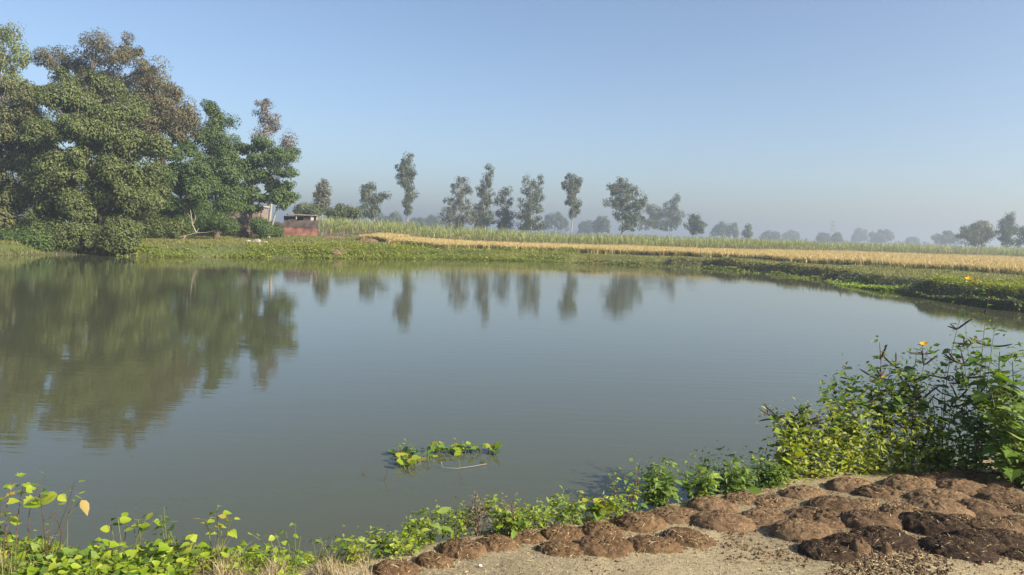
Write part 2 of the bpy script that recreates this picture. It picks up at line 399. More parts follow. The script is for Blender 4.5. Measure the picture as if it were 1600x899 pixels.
G1 = 'dense trees on the far left bank'
tree('eucalyptus_tree', 'slim yellow-green feathery tree rising above the dense trees at the far left edge', G1, 96, 18, 360,
     [(12, 60, 22, 26), (28, 88, 18, 24), (4, 105, 24, 26), (22, 130, 22, 24), (-10, 80, 22, 25)], YELG, 60, 60, .8, .34, .26, PALEBARK, droop=.7)
tree('broadleaf_tree', 'tall tree with thin brownish-green crown, highest of the dense trees', G1, 84, 165, 360,
     [(145, 72, 30, 22), (185, 82, 38, 28), (110, 100, 36, 24), (225, 105, 28, 22), (75, 95, 26, 18), (160, 125, 55, 32), (205, 150, 55, 40), (130, 165, 60, 40)], BROWNG, 120, 217, .85, .235, .5, droop=.4, shell=.5)
tree('broadleaf_tree', 'olive-brown tree with rounded crown on the shoulder right of the tallest crown', G1, 80, 262, 360,
     [(248, 140, 34, 26), (275, 175, 36, 32), (292, 200, 22, 34), (235, 175, 42, 36), (255, 215, 48, 34), (215, 210, 42, 36)], BROWNG, 105, 225, .85, .235, .45, shell=.5)
tree('broadleaf_tree', 'huge dark green tree with drooping leafy branches over the pond edge', G1, 66, 150, 388,
     [(145, 150, 50, 34, 2), (100, 178, 46, 36, 0), (190, 188, 50, 38, -1), (140, 212, 62, 38, -3), (78, 238, 48, 40, -2), (222, 240, 46, 38, -2), (130, 268, 60, 38, -4), (195, 288, 56, 38, -4), (240, 285, 36, 34, 0),
      (95, 305, 46, 32, -5), (150, 330, 48, 30, -5), (205, 330, 40, 30, -4), (88, 140, 26, 24, 2), (60, 350, 40, 26, -4), (115, 362, 46, 26, -5), (180, 360, 40, 26, -4)], DARKG, 620, 170, .58, .235, .6, droop=.45, shell=.7)
tree('broadleaf_tree', 'dark olive tree cut by the left edge of the picture', G1, 67, 8, 388,
     [(20, 170, 40, 42, 2), (-30, 190, 60, 50), (35, 220, 42, 44, 0), (-10, 250, 55, 48, -1), (30, 285, 48, 42, -3), (-25, 310, 60, 42, -2), (25, 335, 46, 30, -4), (10, 140, 26, 24, 4), (10, 365, 50, 24, -5), (-40, 350, 50, 30, -4)], OLIVE, 400, 170, .6, .235, .55, droop=.4, shell=.68)
tree('broadleaf_tree', 'dark shaded tree filling the gap between the leftmost tree and the huge tree', G1, 79, 60, 375,
     [(60, 215, 40, 36, 0), (30, 265, 44, 40, 0), (85, 275, 44, 40, 0), (55, 320, 60, 36, 0), (110, 330, 40, 30, 0), (0, 330, 40, 32, 0)], DARKG, 150, 170, .8, .26, .4, shell=.5)
tree('broadleaf_tree', 'dark shaded tree seen through the branches of the huge tree', G1, 78, 190, 375,
     [(175, 225, 44, 36, 0), (150, 275, 44, 40, 0), (205, 285, 44, 40, 0), (165, 330, 56, 34, 0), (225, 330, 44, 34, 0), (265, 340, 36, 26, 0)], DARKG, 150, 170, .8, .26, .4, shell=.5)
tree('broadleaf_tree', 'fresh mid-green bushy tree standing low in front of the dense trees', G1, 74, 285, 372,
     [(275, 255, 40, 32), (305, 275, 32, 32), (255, 290, 38, 34), (290, 310, 48, 34), (320, 300, 22, 26), (265, 335, 42, 26), (305, 340, 38, 24)], MIDG, 300, 150, .5, .235, .3, shell=.66)
tree('broadleaf_tree', 'blue-green upright tree between the brownish crown and the tiered tree', G1, 82, 338, 365,
     [(328, 170, 14, 15), (344, 190, 22, 20), (322, 208, 24, 24), (350, 226, 26, 24), (328, 250, 34, 28), (360, 262, 26, 26), (338, 290, 34, 28), (368, 300, 24, 22), (312, 315, 26, 22), (345, 322, 28, 18)], BLUEG, 190, 170, .72, .23, .3, shell=.35)
tree('tiered_tree', 'bright green tree with flat tiered branches standing by the brick hut', G1, 84, 386, 358,
     [(385, 232, 26, 11), (412, 222, 22, 10), (440, 240, 24, 12), (380, 255, 28, 13), (418, 250, 34, 14), (448, 268, 20, 12), (400, 275, 38, 14), (430, 290, 36, 14), (380, 298, 26, 13), (445, 305, 22, 11), (410, 312, 28, 11), (365, 318, 26, 12), (392, 326, 18, 10), (350, 300, 20, 14)],
     BLUEG, 190, 130, .62, .24, .24, twig=8, dz=1.3, flat=.5)
tree('grey_tree', 'thin grey-brown half-bare tree poking up behind the tiered tree', G1, 104, 420, 360,
     [(413, 170, 16, 20), (420, 195, 20, 22), (410, 220, 18, 18), (450, 222, 13, 20), (453, 245, 12, 14), (430, 250, 24, 20)], GREYB, 100, 46, .6, .26, .22, PALEBARK, droop=.6)
tree('leaning_tree', 'small tree with leaning white trunk beside the brick hut', G1, 83, 419, 355,
     [(440, 318, 16, 8), (428, 308, 14, 9), (452, 312, 12, 7)], MIDG, 22, 60, .5, .26, .16, PALEBARK)
for lab, D, bx, by, lb, mt in [
    ('leafy dark bush hanging over the water left of the grassy slope', 57.5, 190, 396, [(188, 362, 28, 24, 0), (176, 378, 24, 16, 0), (200, 380, 20, 15, 0)], DARKG),
    ('low bright bush at the waterline under the leftmost trees', 56.5, 40, 396, [(30, 374, 36, 18, 0), (60, 380, 28, 14, 0), (0, 376, 32, 18, 0)], MIDG),
    ('shaded bush under the huge dark tree', 57.5, 110, 396, [(105, 368, 34, 22, 0), (138, 374, 30, 18, 0), (78, 374, 26, 18, 0)], DARKG),
    ('tangled shadowy bush between the huge tree and the mid-green tree', 70, 225, 382, [(222, 350, 28, 26, 0), (244, 356, 24, 20, 0), (270, 358, 26, 16, 0)], DARKG),
    ('round yellow-green bush on the slope below the mid-green tree', 70, 222, 380, [(212, 366, 16, 12), (228, 370, 16, 10)], YELG),
    ('spreading green bush in front of the brushwood pile', 76, 335, 372, [(330, 346, 28, 16), (352, 352, 22, 13), (308, 350, 22, 16), (318, 334, 20, 14)], BLUEG),
    ('small dark bush against the corner of the brick hut', 86, 432, 366, [(424, 359, 11, 8), (432, 362, 7, 5)], MIDG),
    ('low bush at the foot of the white leaning trunk', 81, 407, 362, [(405, 352, 13, 10), (412, 358, 14, 8)], BLUEG)]:
    tree('bush', lab, 'bushes on the far left bank', D, bx, by, lb, mt, 66, 190, .55, .18, .08, cat='bush', shell=.5)

G2 = 'eucalyptus trees beyond the cane field'
def euc(label, D, px, top, base, wpx, mat=EUC, ncl=70, per=46, lobes=None, rc=.85, bark=PALEBARK, name='eucalyptus_tree', ls=.42, group=G2, trunk=.2, lo=.25):
    if lobes is None:
        lobes = []; h = base-top; n = 7; rs = random.Random(px*7+top)
        for i in range(n):
            t = i/(n-1); wloc = wpx*.5*(1-.45*t)*(.8 if i == 0 else 1)
            s = (-1)**i*rs.uniform(.15, .5)*wloc
            lobes.append((px+s, base-h*(lo+(1-lo-.11)*t), wloc*rs.uniform(.55, .8), h*rs.uniform(.09, .13)))
    lb = list(lobes)                         # fill between neighbouring clumps so that the crown hangs together
    for i in range(len(lobes)-1):
        a_, b_ = lobes[i], lobes[i+1]
        if abs(a_[0]-b_[0])+abs(a_[1]-b_[1]) < 48: lb.append(((a_[0]+b_[0])/2+random.uniform(-2, 2), (a_[1]+b_[1])/2+2, (a_[2]+b_[2])*.34, (a_[3]+b_[3])*.36))
    lobes = lb; ncl = int(ncl*1.35); rc = rc*.82; per = int(per*.8)
    return tree(name, label, group, D, px, base, lobes, mat, ncl, per, rc, ls, trunk, bark, droop=.5, twig=4, shell=.35)

euc('slim faded tree with pale crown nearest the brick hut', 150, 503, 280, 340, 32, EUC2)
tree('mango_tree', 'small round dark tree left of the slim faded tree by the hut', G2, 135, 480, 342, [(478, 326, 17, 9), (470, 330, 12, 8), (490, 330, 12, 8)], DARKG, 40, 80, .7, .36, .2)
tree('mango_tree', 'round dark green mango tree low above the cane right of the slim faded tree', G2, 128, 537, 345, [(535, 330, 20, 11), (525, 335, 15, 9), (550, 334, 13, 9)], DARKG, 50, 80, .7, .36, .2)
euc('open forked tree between the mango tree and the tallest slender tree', 165, 585, 281, 348, 50,
    lobes=[(577, 293, 13, 10), (572, 310, 13, 11), (590, 312, 12, 10), (601, 304, 8, 6), (570, 328, 14, 12), (586, 332, 12, 12)], ncl=70)
euc('tallest slender tree standing alone, dark columnar crown', 185, 636, 237, 352, 34,
    lobes=[(638, 248, 10, 11), (630, 264, 13, 13), (641, 270, 9, 13), (626, 280, 10, 12), (638, 290, 9, 12), (644, 306, 9, 11), (634, 310, 8, 12), (638, 330, 8, 12)], ncl=95, per=52)
euc('broad-based reddish-topped tree, first in the cluster of five', 185, 715, 272, 358, 60, EUC2,
    lobes=[(722, 282, 12, 11), (715, 300, 17, 15), (731, 297, 9, 14), (705, 318, 16, 14), (722, 320, 16, 16), (696, 335, 13, 14), (715, 342, 18, 14), (734, 338, 10, 14), (700, 350, 16, 9), (724, 351, 16, 9)], ncl=110)
euc('narrow pointed tree, tallest of the cluster of five', 188, 757, 258, 360, 34,
    lobes=[(764, 266, 8, 9), (761, 282, 11, 12), (752, 298, 10, 13), (765, 304, 8, 14), (755, 322, 13, 15), (745, 340, 14, 14), (764, 340, 10, 15), (752, 352, 16, 9)], ncl=105)
euc('shortest thin-topped tree in the cluster of five', 190, 786, 291, 360, 36,
    lobes=[(792, 301, 9, 10), (780, 310, 8, 12), (797, 316, 7, 12), (784, 332, 13, 12), (797, 340, 10, 14), (780, 348, 12, 10), (792, 353, 14, 8)], ncl=70)
euc('square-topped tree with twin crown tips in the cluster of five', 186, 828, 273, 362, 50,
    lobes=[(824, 283, 9, 9), (843, 282, 8, 9), (830, 298, 15, 12), (844, 302, 8, 12), (822, 318, 15, 13), (839, 322, 12, 14), (815, 338, 13, 13), (834, 344, 14, 13), (820, 353, 16, 9), (846, 353, 10, 8)], ncl=110)
euc('lone tree with bare lower trunk and clumped crown', 188, 892, 270, 364, 40,
    lobes=[(889, 279, 9, 9), (904, 284, 8, 9), (884, 290, 9, 8), (897, 299, 12, 10), (890, 314, 10, 9), (903, 318, 8, 9), (896, 332, 9, 9)], ncl=75, per=50)
euc('widest spreading tree with open crown and pale trunk', 185, 970, 275, 366, 75,
    lobes=[(975, 286, 14, 11), (955, 296, 14, 9), (985, 298, 18, 13), (963, 314, 18, 13), (990, 318, 18, 14), (1004, 314, 10, 11), (970, 335, 17, 13), (992, 340, 16, 14), (944, 318, 6, 5), (983, 353, 18, 8)], ncl=140, per=50, trunk=.26)
euc('hazy blue tree with ragged top right of the widest tree', 300, 1045, 303, 367, 46, EUC,
    lobes=[(1058, 312, 9, 9), (1050, 322, 14, 11), (1038, 334, 16, 13), (1058, 340, 11, 14), (1040, 352, 18, 11)], ncl=90, rc=1.3, ls=.6)
euc('hazy tree half hidden behind the widest tree', 320, 1020, 316, 367, 34, lobes=[(1018, 326, 13, 10), (1026, 338, 12, 12), (1014, 350, 16, 10)], ncl=60, rc=1.3, ls=.6)
euc('compact round-topped tree after the hazy blue tree', 230, 1087, 333, 368, 30, lobes=[(1088, 342, 11, 8), (1082, 352, 11, 9), (1095, 352, 8, 8), (1088, 361, 13, 6)], ncl=60, rc=1.0, ls=.5)
G3 = 'hazy trees along the horizon'
def farround(label, D, px, top, base, wpx, n=44, mat=DARKG):
    D *= 1.35; h = base-top
    lb = [(px-wpx*.22, top+h*.5, wpx*.28, h*.4), (px+wpx*.2, top+h*.42, wpx*.3, h*.42), (px, top+h*.6, wpx*.4, h*.4), (px+wpx*.36, top+h*.7, wpx*.16, h*.28), (px-wpx*.38, top+h*.72, wpx*.15, h*.26)]
    rs = random.Random(px)
    for i in range(5):
        t = rs.uniform(-.42, .42); lb.append((px+t*wpx, top+h*(.12+.9*abs(t)*rs.uniform(.6, 1.2)), wpx*rs.uniform(.08, .15), h*rs.uniform(.14, .26)))
    return tree('round_tree', label, G3, D, px, base, lb, mat, n+16, 62, D*.0030, D*.0021, .3, droop=.2, shell=.2)
farround('wide domed hazy tree right of the compact round-topped tree', 330, 1133, 348, 371, 46)
tree('palm_tree', 'tiny spiky-topped tree right of the wide domed hazy tree', G3, 330, 1169, 373, [(1169, 355, 5, 3.5), (1168, 365, 8, 6)], DARKG, 26, 60, 1.2, .7, .3)
farround('low flat hazy tree clump left of the pylon', 430, 1203, 362, 374, 30)
farround('faint low tree beyond the flat clump', 520, 1236, 362, 375, 26)
farround('small square hazy tree just left of the pylon', 400, 1287, 365, 377, 18)
farround('small dark hazy tree just right of the pylon', 380, 1307, 366, 377, 13)
farround('pale twin-topped hazy tree on the horizon', 520, 1343, 358, 378, 24, mat=EUC2)
farround('long uneven hazy tree clump with a spike at its end', 460, 1378, 359, 379, 36)
farround('low dark tree bump near the smoke haze', 480, 1425, 372, 381, 18)
farround('bluish tree mass left of the tall pair at the end', 330, 1478, 362, 383, 44)
farround('blue hazy tree behind the lone bare-trunked tree', 360, 866, 330, 362, 48)
farround('small hazy tree between the lone tree and the widest tree', 300, 940, 338, 364, 26, mat=EUC)
farround('low hazy tree left of the cluster of five', 340, 676, 338, 357, 22)
farround('faded tree right behind the tallest slender tree', 330, 652, 340, 356, 26)
farround('bluish trees low behind the open forked tree', 320, 607, 332, 354, 44)
farround('faint round tree between lone tree and hazy blue tree', 380, 915, 345, 364, 22)
G4 = 'trees at the end of the cane field'
euc('broad olive tree, first of the three trees ending the horizon', 205, 1528, 343, 386, 62, OLIVE, group=G4, name='broadleaf_tree', bark=BARK,
    lobes=[(1520, 356, 18, 11), (1540, 354, 12, 12), (1508, 366, 14, 11), (1530, 370, 20, 11), (1546, 366, 9, 12), (1522, 379, 20, 6)], ncl=110, rc=.9)
euc('tall pointed tree in the trio ending the horizon', 205, 1572, 330, 387, 44, EUC, group=G4,
    lobes=[(1580, 338, 9, 8), (1573, 350, 14, 11), (1584, 358, 8, 11), (1566, 364, 15, 12), (1575, 378, 18, 8)], ncl=90)
euc('dark tree cut by the right edge behind the cane', 200, 1604, 352, 388, 40, DARKG, group=G4, name='broadleaf_tree', bark=BARK,
    lobes=[(1600, 364, 16, 11), (1612, 358, 16, 12), (1604, 378, 20, 10)], ncl=60)
# distant wood that reads as one band
fb = MB()
for D, n, hh in ((640, 420, 5), (900, 420, 6), (1300, 420, 7)):
    X = RNG.uniform(-D*.55, D*.95, n); top = hh*(.35+.65*np.clip(fbm(np.stack([X*.012, X*0+D, X*0], 1), 3, 51)*1.4+.4, 0, 1.3))
    cl = np.stack([X, D+RNG.uniform(-25, 25, n), .6+top*RNG.uniform(.15, 1, n), 0*X, 0*X-1, 0*X], 1)
    crown_leaves(fb, cl, 22, D*.0042, D*.0030)
tag(fb.build('far_wood', DARKG), 'faint bluish band of woodland on the hazy horizon', 'wood', None, 'stuff')

# ------------------------------------------------------------------ cane, rice, bank grass
CANE = leafmat('cane_leaf', [(.17, .21, .048), (.26, .30, .085), (.36, .38, .15)], .35)
CANED = leafmat('cane_dry', [(.20, .15, .075), (.30, .23, .12), (.26, .19, .10)], .25)
RICE = leafmat('rice_straw', [(.36, .28, .10), (.52, .41, .165), (.62, .51, .26)], .3)
RICEG = leafmat('rice_green', [(.10, .12, .03), (.20, .18, .06)], .3)
front = np.array([PD(487, 372, 99)[:2], PD(560, 374, 101)[:2], PD(700, 372, 105)[:2], PD(1000, 384, 110)[:2], PD(1300, 390, 138)[:2], PD(1500, 398, 140)[:2], (140, 142), (175, 140)])
seg = np.hypot(*np.diff(front, axis=0).T); cum = np.concatenate([[0], np.cumsum(seg)])
def along(s): return np.stack([np.interp(s, cum, front[:, 0]), np.interp(s, cum, front[:, 1])], 1)
pl = []
for row in range(11):
    s = np.arange(0, cum[-1], .42 if row < 4 else .6); s = s+RNG.uniform(-.2, .2, len(s)); p = along(s)
    p[:, 1] += row*.9+RNG.normal(0, .2, len(s))+.9*vnoise(np.stack([s*.35, s*0, s*0], 1), 61); pl.append(p)
pl = np.concatenate(pl); z0, _ = height(pl[:, 0], pl[:, 1], False)
hc = (2.55+.35*(pl[:, 0] < 5)*sstep(-pl[:, 0], -5, 10))*(1+.10*fbm(np.stack([pl[:, 0]*.12, pl[:, 1]*.12, 0*z0], 1), 2, 63)+RNG.normal(0, .05, len(pl)))
cb = MB(); kk = np.arange(len(pl))
NL = 9
ii = np.repeat(kk, NL); t = np.tile(np.linspace(.12, .80, NL), len(pl))+RNG.normal(0, .05, len(ii))
pos = np.stack([pl[ii, 0]+RNG.normal(0, .06, len(ii)), pl[ii, 1]+RNG.normal(0, .06, len(ii)), z0[ii]+hc[ii]*t*.78], 1)
ang = RNG.uniform(0, 2*math.pi, len(ii)); ln = np.stack([np.cos(ang), np.sin(ang)], 1)*RNG.uniform(.12, .75, len(ii))[:, None]
dry = RNG.uniform(0, 1, len(ii)) < np.where(t < .3, .75, .10)
HL = hc[ii]*RNG.uniform(.26, .42, len(ii))
blades(cb, pos[~dry], HL[~dry], ln[~dry], np.full((~dry).sum(), .075), 3, .9, 0)
blades(cb, pos[dry], HL[dry]*.9, ln[dry], np.full(dry.sum(), .07), 2, 1.1, 1)
fr = np.arange(len(pl))[:1600]
blades(cb, np.stack([pl[:, 0], pl[:, 1], z0], 1)[fr], hc[fr]*.62, RNG.normal(0, .04, (len(fr), 2)), np.full(len(fr), .05), 1, .3, 1)
tag(cb.build('sugarcane_field', [CANE, CANED]), 'tall green sugarcane crop standing behind the golden rice', 'crop', None, 'stuff')

rf_px = [(566, 382, 88), (640, 388, 84), (700, 391, 80), (850, 394, 81), (1000, 399, 80), (1150, 404, 76), (1300, 412, 68), (1450, 420, 61), (1600, 430, 54), (1800, 442, 46)]
rf = np.array([PD(*q)[:2] for q in rf_px])
n = 70000
s = RNG.uniform(0, 1, n); X = RNG.uniform(rf[0, 0], 90, n)
yf = np.interp(X, rf[:, 0], rf[:, 1])+1.5*vnoise(np.stack([X*.5, 0*X, 0*X], 1), 75)+.8*vnoise(np.stack([X*1.7, 0*X, 0*X], 1), 76); yb = np.interp(X, front[:, 0], front[:, 1])-1.0
u = RNG.uniform(0, 1, n)**1.6
Y = yf+(yb-yf)*u
keep = X < .78*Y+4
X, Y, u = X[keep], Y[keep], u[keep]; zz, _ = height(X, Y, False)
patch = fbm(np.stack([X*.12, Y*.3, 0*X], 1), 3, 71)
green = RNG.uniform(0, 1, len(X)) < np.where(u < .012, .85, np.where(u < .05, .45, .06+.16*(patch > .3)))
rb = MB()
hr = (.76+.20*patch)*RNG.uniform(.85, 1.12, len(X))
for k in range(4):
    jit = RNG.normal(0, .09, (len(X), 2)); a = RNG.uniform(0, 2*math.pi, len(X)); ln = np.stack([np.cos(a), np.sin(a)], 1)*RNG.uniform(.15, .6, len(X))[:, None]
    ps = np.stack([X+jit[:, 0], Y+jit[:, 1], zz], 1)
    blades(rb, ps[~green], hr[~green], ln[~green], np.full((~green).sum(), .085), 2, 1.2, 0)
    if k < 2: blades(rb, ps[green], hr[green]*.75, ln[green], np.full(green.sum(), .08), 2, .8, 1)
tag(rb.build('rice_field', [RICE, RICEG]), 'ripe golden rice crop between the cane and the grassy bank', 'crop', None, 'stuff')

BANKG = leafmat('bank_grass', [(.105, .125, .026), (.165, .18, .042), (.23, .23, .07), (.30, .25, .11)], .35)
LUSH = leafmat('lush_weed', [(.14, .18, .026), (.21, .25, .035), (.28, .31, .055)], .4)
HYA = leafmat('water_weed', [(.14, .23, .03), (.21, .30, .04), (.29, .37, .06)], .4)
n = 120000
X = RNG.uniform(-46, 50, n); Y = RNG.uniform(27, 100, n); d = signed_dist(X, Y)
yf = np.interp(X, rf[:, 0], rf[:, 1], left=100, right=50)
keep = (d > .1) & (d < 28) & (Y < yf+.4) & (np.abs(X) < .75*Y+4)
X, Y, d = X[keep], Y[keep], d[keep]; zz, _ = height(X, Y, False)
pt_ = fbm(np.stack([X*.22, Y*.22, 0*X], 1), 3, 81)
hg = np.clip(.13+.16*pt_, .05, .5)*RNG.uniform(.7, 1.4, len(X))*np.where((X < -14), 1.25, 1)
gb = MB()
for k in range(3):
    a = RNG.uniform(0, 2*math.pi, len(X)); ln = np.stack([np.cos(a), np.sin(a)], 1)*RNG.uniform(.2, .8, len(X))[:, None]
    j = RNG.normal(0, .12, (len(X), 2)); blades(gb, np.stack([X+j[:, 0], Y+j[:, 1], zz-.02], 1), hg, ln, np.full(len(X), .07), 1, .8, 0)
tag(gb.build('bank_grass', BANKG), 'short green grass on the far bank of the pond', 'grass', None, 'stuff')
# leafy weeds along the far waterline
def fringe(s0, s1, n, dmin, dmax, hmax, name, mat, label, ls=.16, wall=False):
    pts = far
    segs = np.array([np.linalg.norm(pts[i+1]-pts[i]) for i in range(len(pts)-1)]); cu = np.concatenate([[0], np.cumsum(segs)])
    A = np.interp(s0, range(len(pts)), cu); B = np.interp(s1, range(len(pts)), cu)
    s = RNG.uniform(A, B, n)
    x = np.interp(s, cu, [p[0] for p in pts]); y = np.interp(s, cu, [p[1] for p in pts])
    ang = RNG.uniform(0, 2*math.pi, n); off = RNG.uniform(dmin, dmax, n)
    # outward = away from pond centre
    tx = np.interp(s+.5, cu, [p[0] for p in pts])-np.interp(s-.5, cu, [p[0] for p in pts]); ty = np.interp(s+.5, cu, [p[1] for p in pts])-np.interp(s-.5, cu, [p[1] for p in pts])
    t_ = unit(np.stack([tx, ty], 1)); x = x-t_[:, 1]*off; y = y+t_[:, 0]*off
    dens = fbm(np.stack([s*.35, off*.6, 0*s], 1), 3, 91)
    kp = dens > RNG.uniform(-.5, .35, n)
    x, y, dens = x[kp], y[kp], dens[kp]; zg, _ = height(x, y, False); zg = np.maximum(zg, 0)
    zz = zg+RNG.uniform(.01, 1, len(x))**1.3*hmax*np.clip(.6+dens, .15, 1.4)
    m_ = MB(); d_ = RNG.normal(0, 1, (len(x), 3)); d_[:, 2] *= .5; nr = np.stack([RNG.normal(0, .4, len(x)), RNG.normal(-.2, .4, len(x)), np.ones(len(x))], 1)
    L_ = ls*RNG.uniform(.6, 1.4, len(x)); leaf_quads(m_, np.stack([x, y, zz], 1), d_, nr, L_, L_*.7)
    return tag(m_.build(name, mat), label, 'weeds', None, 'stuff')
fringe(2.6, 9.5, 19000, -.7, 1.6, .45, 'bank_weeds', LUSH, 'bright low weeds crowding the far waterline below the hut')
fringe(5, 9.3, 15000, .5, 6, .5, 'slope_weeds', LUSH, 'patchy leafy weeds on the slope under the brick hut')
fringe(9.3, 14, 16000, -.5, 1.1, .35, 'shore_weeds', BANKG, 'mixed low weeds along the middle of the far waterline')
fringe(9.3, 14.5, 3500, -.9, .3, .14, 'water_weeds', HYA, 'thin line of floating weeds below the far field edge')
fringe(16.05, 19, 20000, -.4, .5, .36, 'overhang_weeds', DARKG, 'thick dark weeds hanging over the right bank of the pond', .15)
fringe(16.05, 19, 22000, .4, 4.2, .36, 'verge_weeds', LUSH, 'sunlit leafy weeds on top of the right bank', .13)
fringe(12.6, 16, 8000, -.3, .35, .26, 'bank_roots', DARKG, 'dark scrub under the eroded right bank', .14)
fringe(14.6, 16.0, 6000, -1.5, .2, .22, 'hyacinth_raft', HYA, 'bright green water hyacinth raft against the right bank', .15)

# ------------------------------------------------------------------ buildings and objects on the far bank
def brickmat(name, c1, c2, mortar, scale):
    m, N, L = newmat(name); tc = N.new('ShaderNodeTexCoord'); 
    sx = N.new('ShaderNodeSeparateXYZ'); L.new(tc.outputs['Object'], sx.inputs[0]); ad = N.new('ShaderNodeMath'); L.new(sx.outputs[0], ad.inputs[0]); L.new(sx.outputs[1], ad.inputs[1])
    cx = N.new('ShaderNodeCombineXYZ'); L.new(ad.outputs[0], cx.inputs[0]); L.new(sx.outputs[2], cx.inputs[1])
    br = N.new('ShaderNodeTexBrick'); br.inputs['Scale'].default_value = scale; br.inputs['Color1'].default_value = (*c1, 1); br.inputs['Color2'].default_value = (*c2, 1); br.inputs['Mortar'].default_value = (*mortar, 1)
    br.inputs['Brick Width'].default_value = .24; br.inputs['Row Height'].default_value = .08; br.inputs['Mortar Size'].default_value = .008
    L.new(cx.outputs[0], br.inputs[0])
    no = N.new('ShaderNodeTexNoise'); no.inputs['Scale'].default_value = 1.4; no.inputs['Detail'].default_value = 8; L.new(tc.outputs['Object'], no.inputs['Vector'])
    rp = ramp(N, [(.38, (.35, .33, .32)), (.62, (1.1, 1.05, 1))]); L.new(no.outputs[0], rp.inputs[0])
    mx = N.new('ShaderNodeMix'); mx.data_type = 'RGBA'; mx.blend_type = 'MULTIPLY'; mx.inputs[0].default_value = .9; L.new(br.outputs[0], mx.inputs[6]); L.new(rp.outputs[0], mx.inputs[7])
    b = N.new('ShaderNodeBsdfPrincipled'); b.inputs['Roughness'].default_value = .95; L.new(mx.outputs[2], b.inputs['Base Color'])
    o = N.new('ShaderNodeOutputMaterial'); L.new(b.outputs[0], o.inputs[0]); return m
BRICK = brickmat('red_brick', (.27, .095, .07), (.21, .075, .055), (.17, .13, .11), 1)
OLDBR = brickmat('weathered_brick', (.085, .062, .054), (.065, .05, .045), (.08, .07, .065), 1)
SOOT = noisemat('mossy_plaster', [(.07, .06, .05), (.17, .13, .11)], 2.5)
PINK = noisemat('faded_plaster', [(.16, .11, .085), (.28, .21, .17)], 1.5)
WHITE = noisemat('whitewash', [(.30, .28, .25), (.48, .45, .41)], 2)
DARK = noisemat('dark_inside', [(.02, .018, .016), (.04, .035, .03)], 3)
ROOFM = noisemat('old_tin', [(.13, .10, .085), (.24, .20, .17)], 2)
THATCH = noisemat('thatch', [(.05, .04, .03), (.12, .09, .06)], 5, bump=.6)

D0 = 93
a = PD(427, 366, D0); e = PD(496, 367, D0); zb = gz((a[0]+e[0])/2, D0)-.1
wd = e[0]-a[0]; cxh = (a[0]+e[0])/2
hut = empty('brick_hut', (cxh, D0, zb), 'low red brick hut with weathered upper wall at the edge of the cane', 'hut'); hut.rotation_euler.z = .34
def hb(name, mat, *boxes):
    b_ = MB()
    for c, s_ in boxes: b_.box(c, s_)
    return b_.build(name, mat, hut)
hb('lower_wall', BRICK, ((0, 0, .47), (wd, .3, 1.05)))
uw = MB()                                     # ragged weathered upper courses
xs = np.linspace(-wd/2, wd/2, 13)
for i in range(12):
    hh = .98+.10*math.sin(i*1.7)+.08*random.random()-(.4 if i < 3 else 0)
    uw.box(((xs[i]+xs[i+1])/2, .004, .995+hh/2+.003), (xs[i+1]-xs[i]-.002, .29, hh))
uw.build('upper_wall', OLDBR, hut)
hb('side_wall', BRICK, ((wd/2-.15, 2.0, 1.1), (.296, 3.68, 2.3)))
hb('side_wall', BRICK, ((-wd/2+.15, 2.0, .8), (.296, 3.68, 1.6)))
hb('back_room', OLDBR, ((wd*.02, 3.0, 1.25), (wd*.50, .25, 2.5)), ((wd*.44, 1.2, 2.35), (.22, 1.8, .75)))
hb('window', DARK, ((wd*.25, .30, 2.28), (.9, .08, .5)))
hb('window_post', WHITE, ((wd*.37, .25, 2.30), (.35, .12, .55)))
hb('roof', ROOFM, ((wd*.16, 1.6, 2.66), (wd*.66, 3.4, .12)))
hb('roof_post', DEAD, ((wd*.47, .2, 2.35), (.12, .12, .55)))
hb('roof_post', DEAD, ((wd*.02, .2, 2.35), (.12, .12, .55)))

D1 = 104; a = PD(330, 345, D1); e = PD(404, 345, D1); zb = gz((a[0]+e[0])/2, D1)
hs_ = empty('farmhouse', ((a[0]+e[0])/2, D1, zb), 'faded pinkish farmhouse half hidden behind the tiered tree', 'house'); wd = e[0]-a[0]
def fbx(name, mat, *boxes):
    b_ = MB()
    for c, s_ in boxes: b_.box(c, s_)
    return b_.build(name, mat, hs_)
fbx('wall', PINK, ((0, 2, 1.9), (wd, 4, 3.8)))
fbx('band', WHITE, ((-.4, -.04, 3.5), (wd*.72, .08, .45)))
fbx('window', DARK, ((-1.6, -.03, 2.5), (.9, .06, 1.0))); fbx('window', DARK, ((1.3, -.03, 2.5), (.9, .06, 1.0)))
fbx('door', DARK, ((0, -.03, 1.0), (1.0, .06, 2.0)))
fbx('roof', WHITE, ((0, 2, 3.88), (wd+.5, 4.5, .16)))

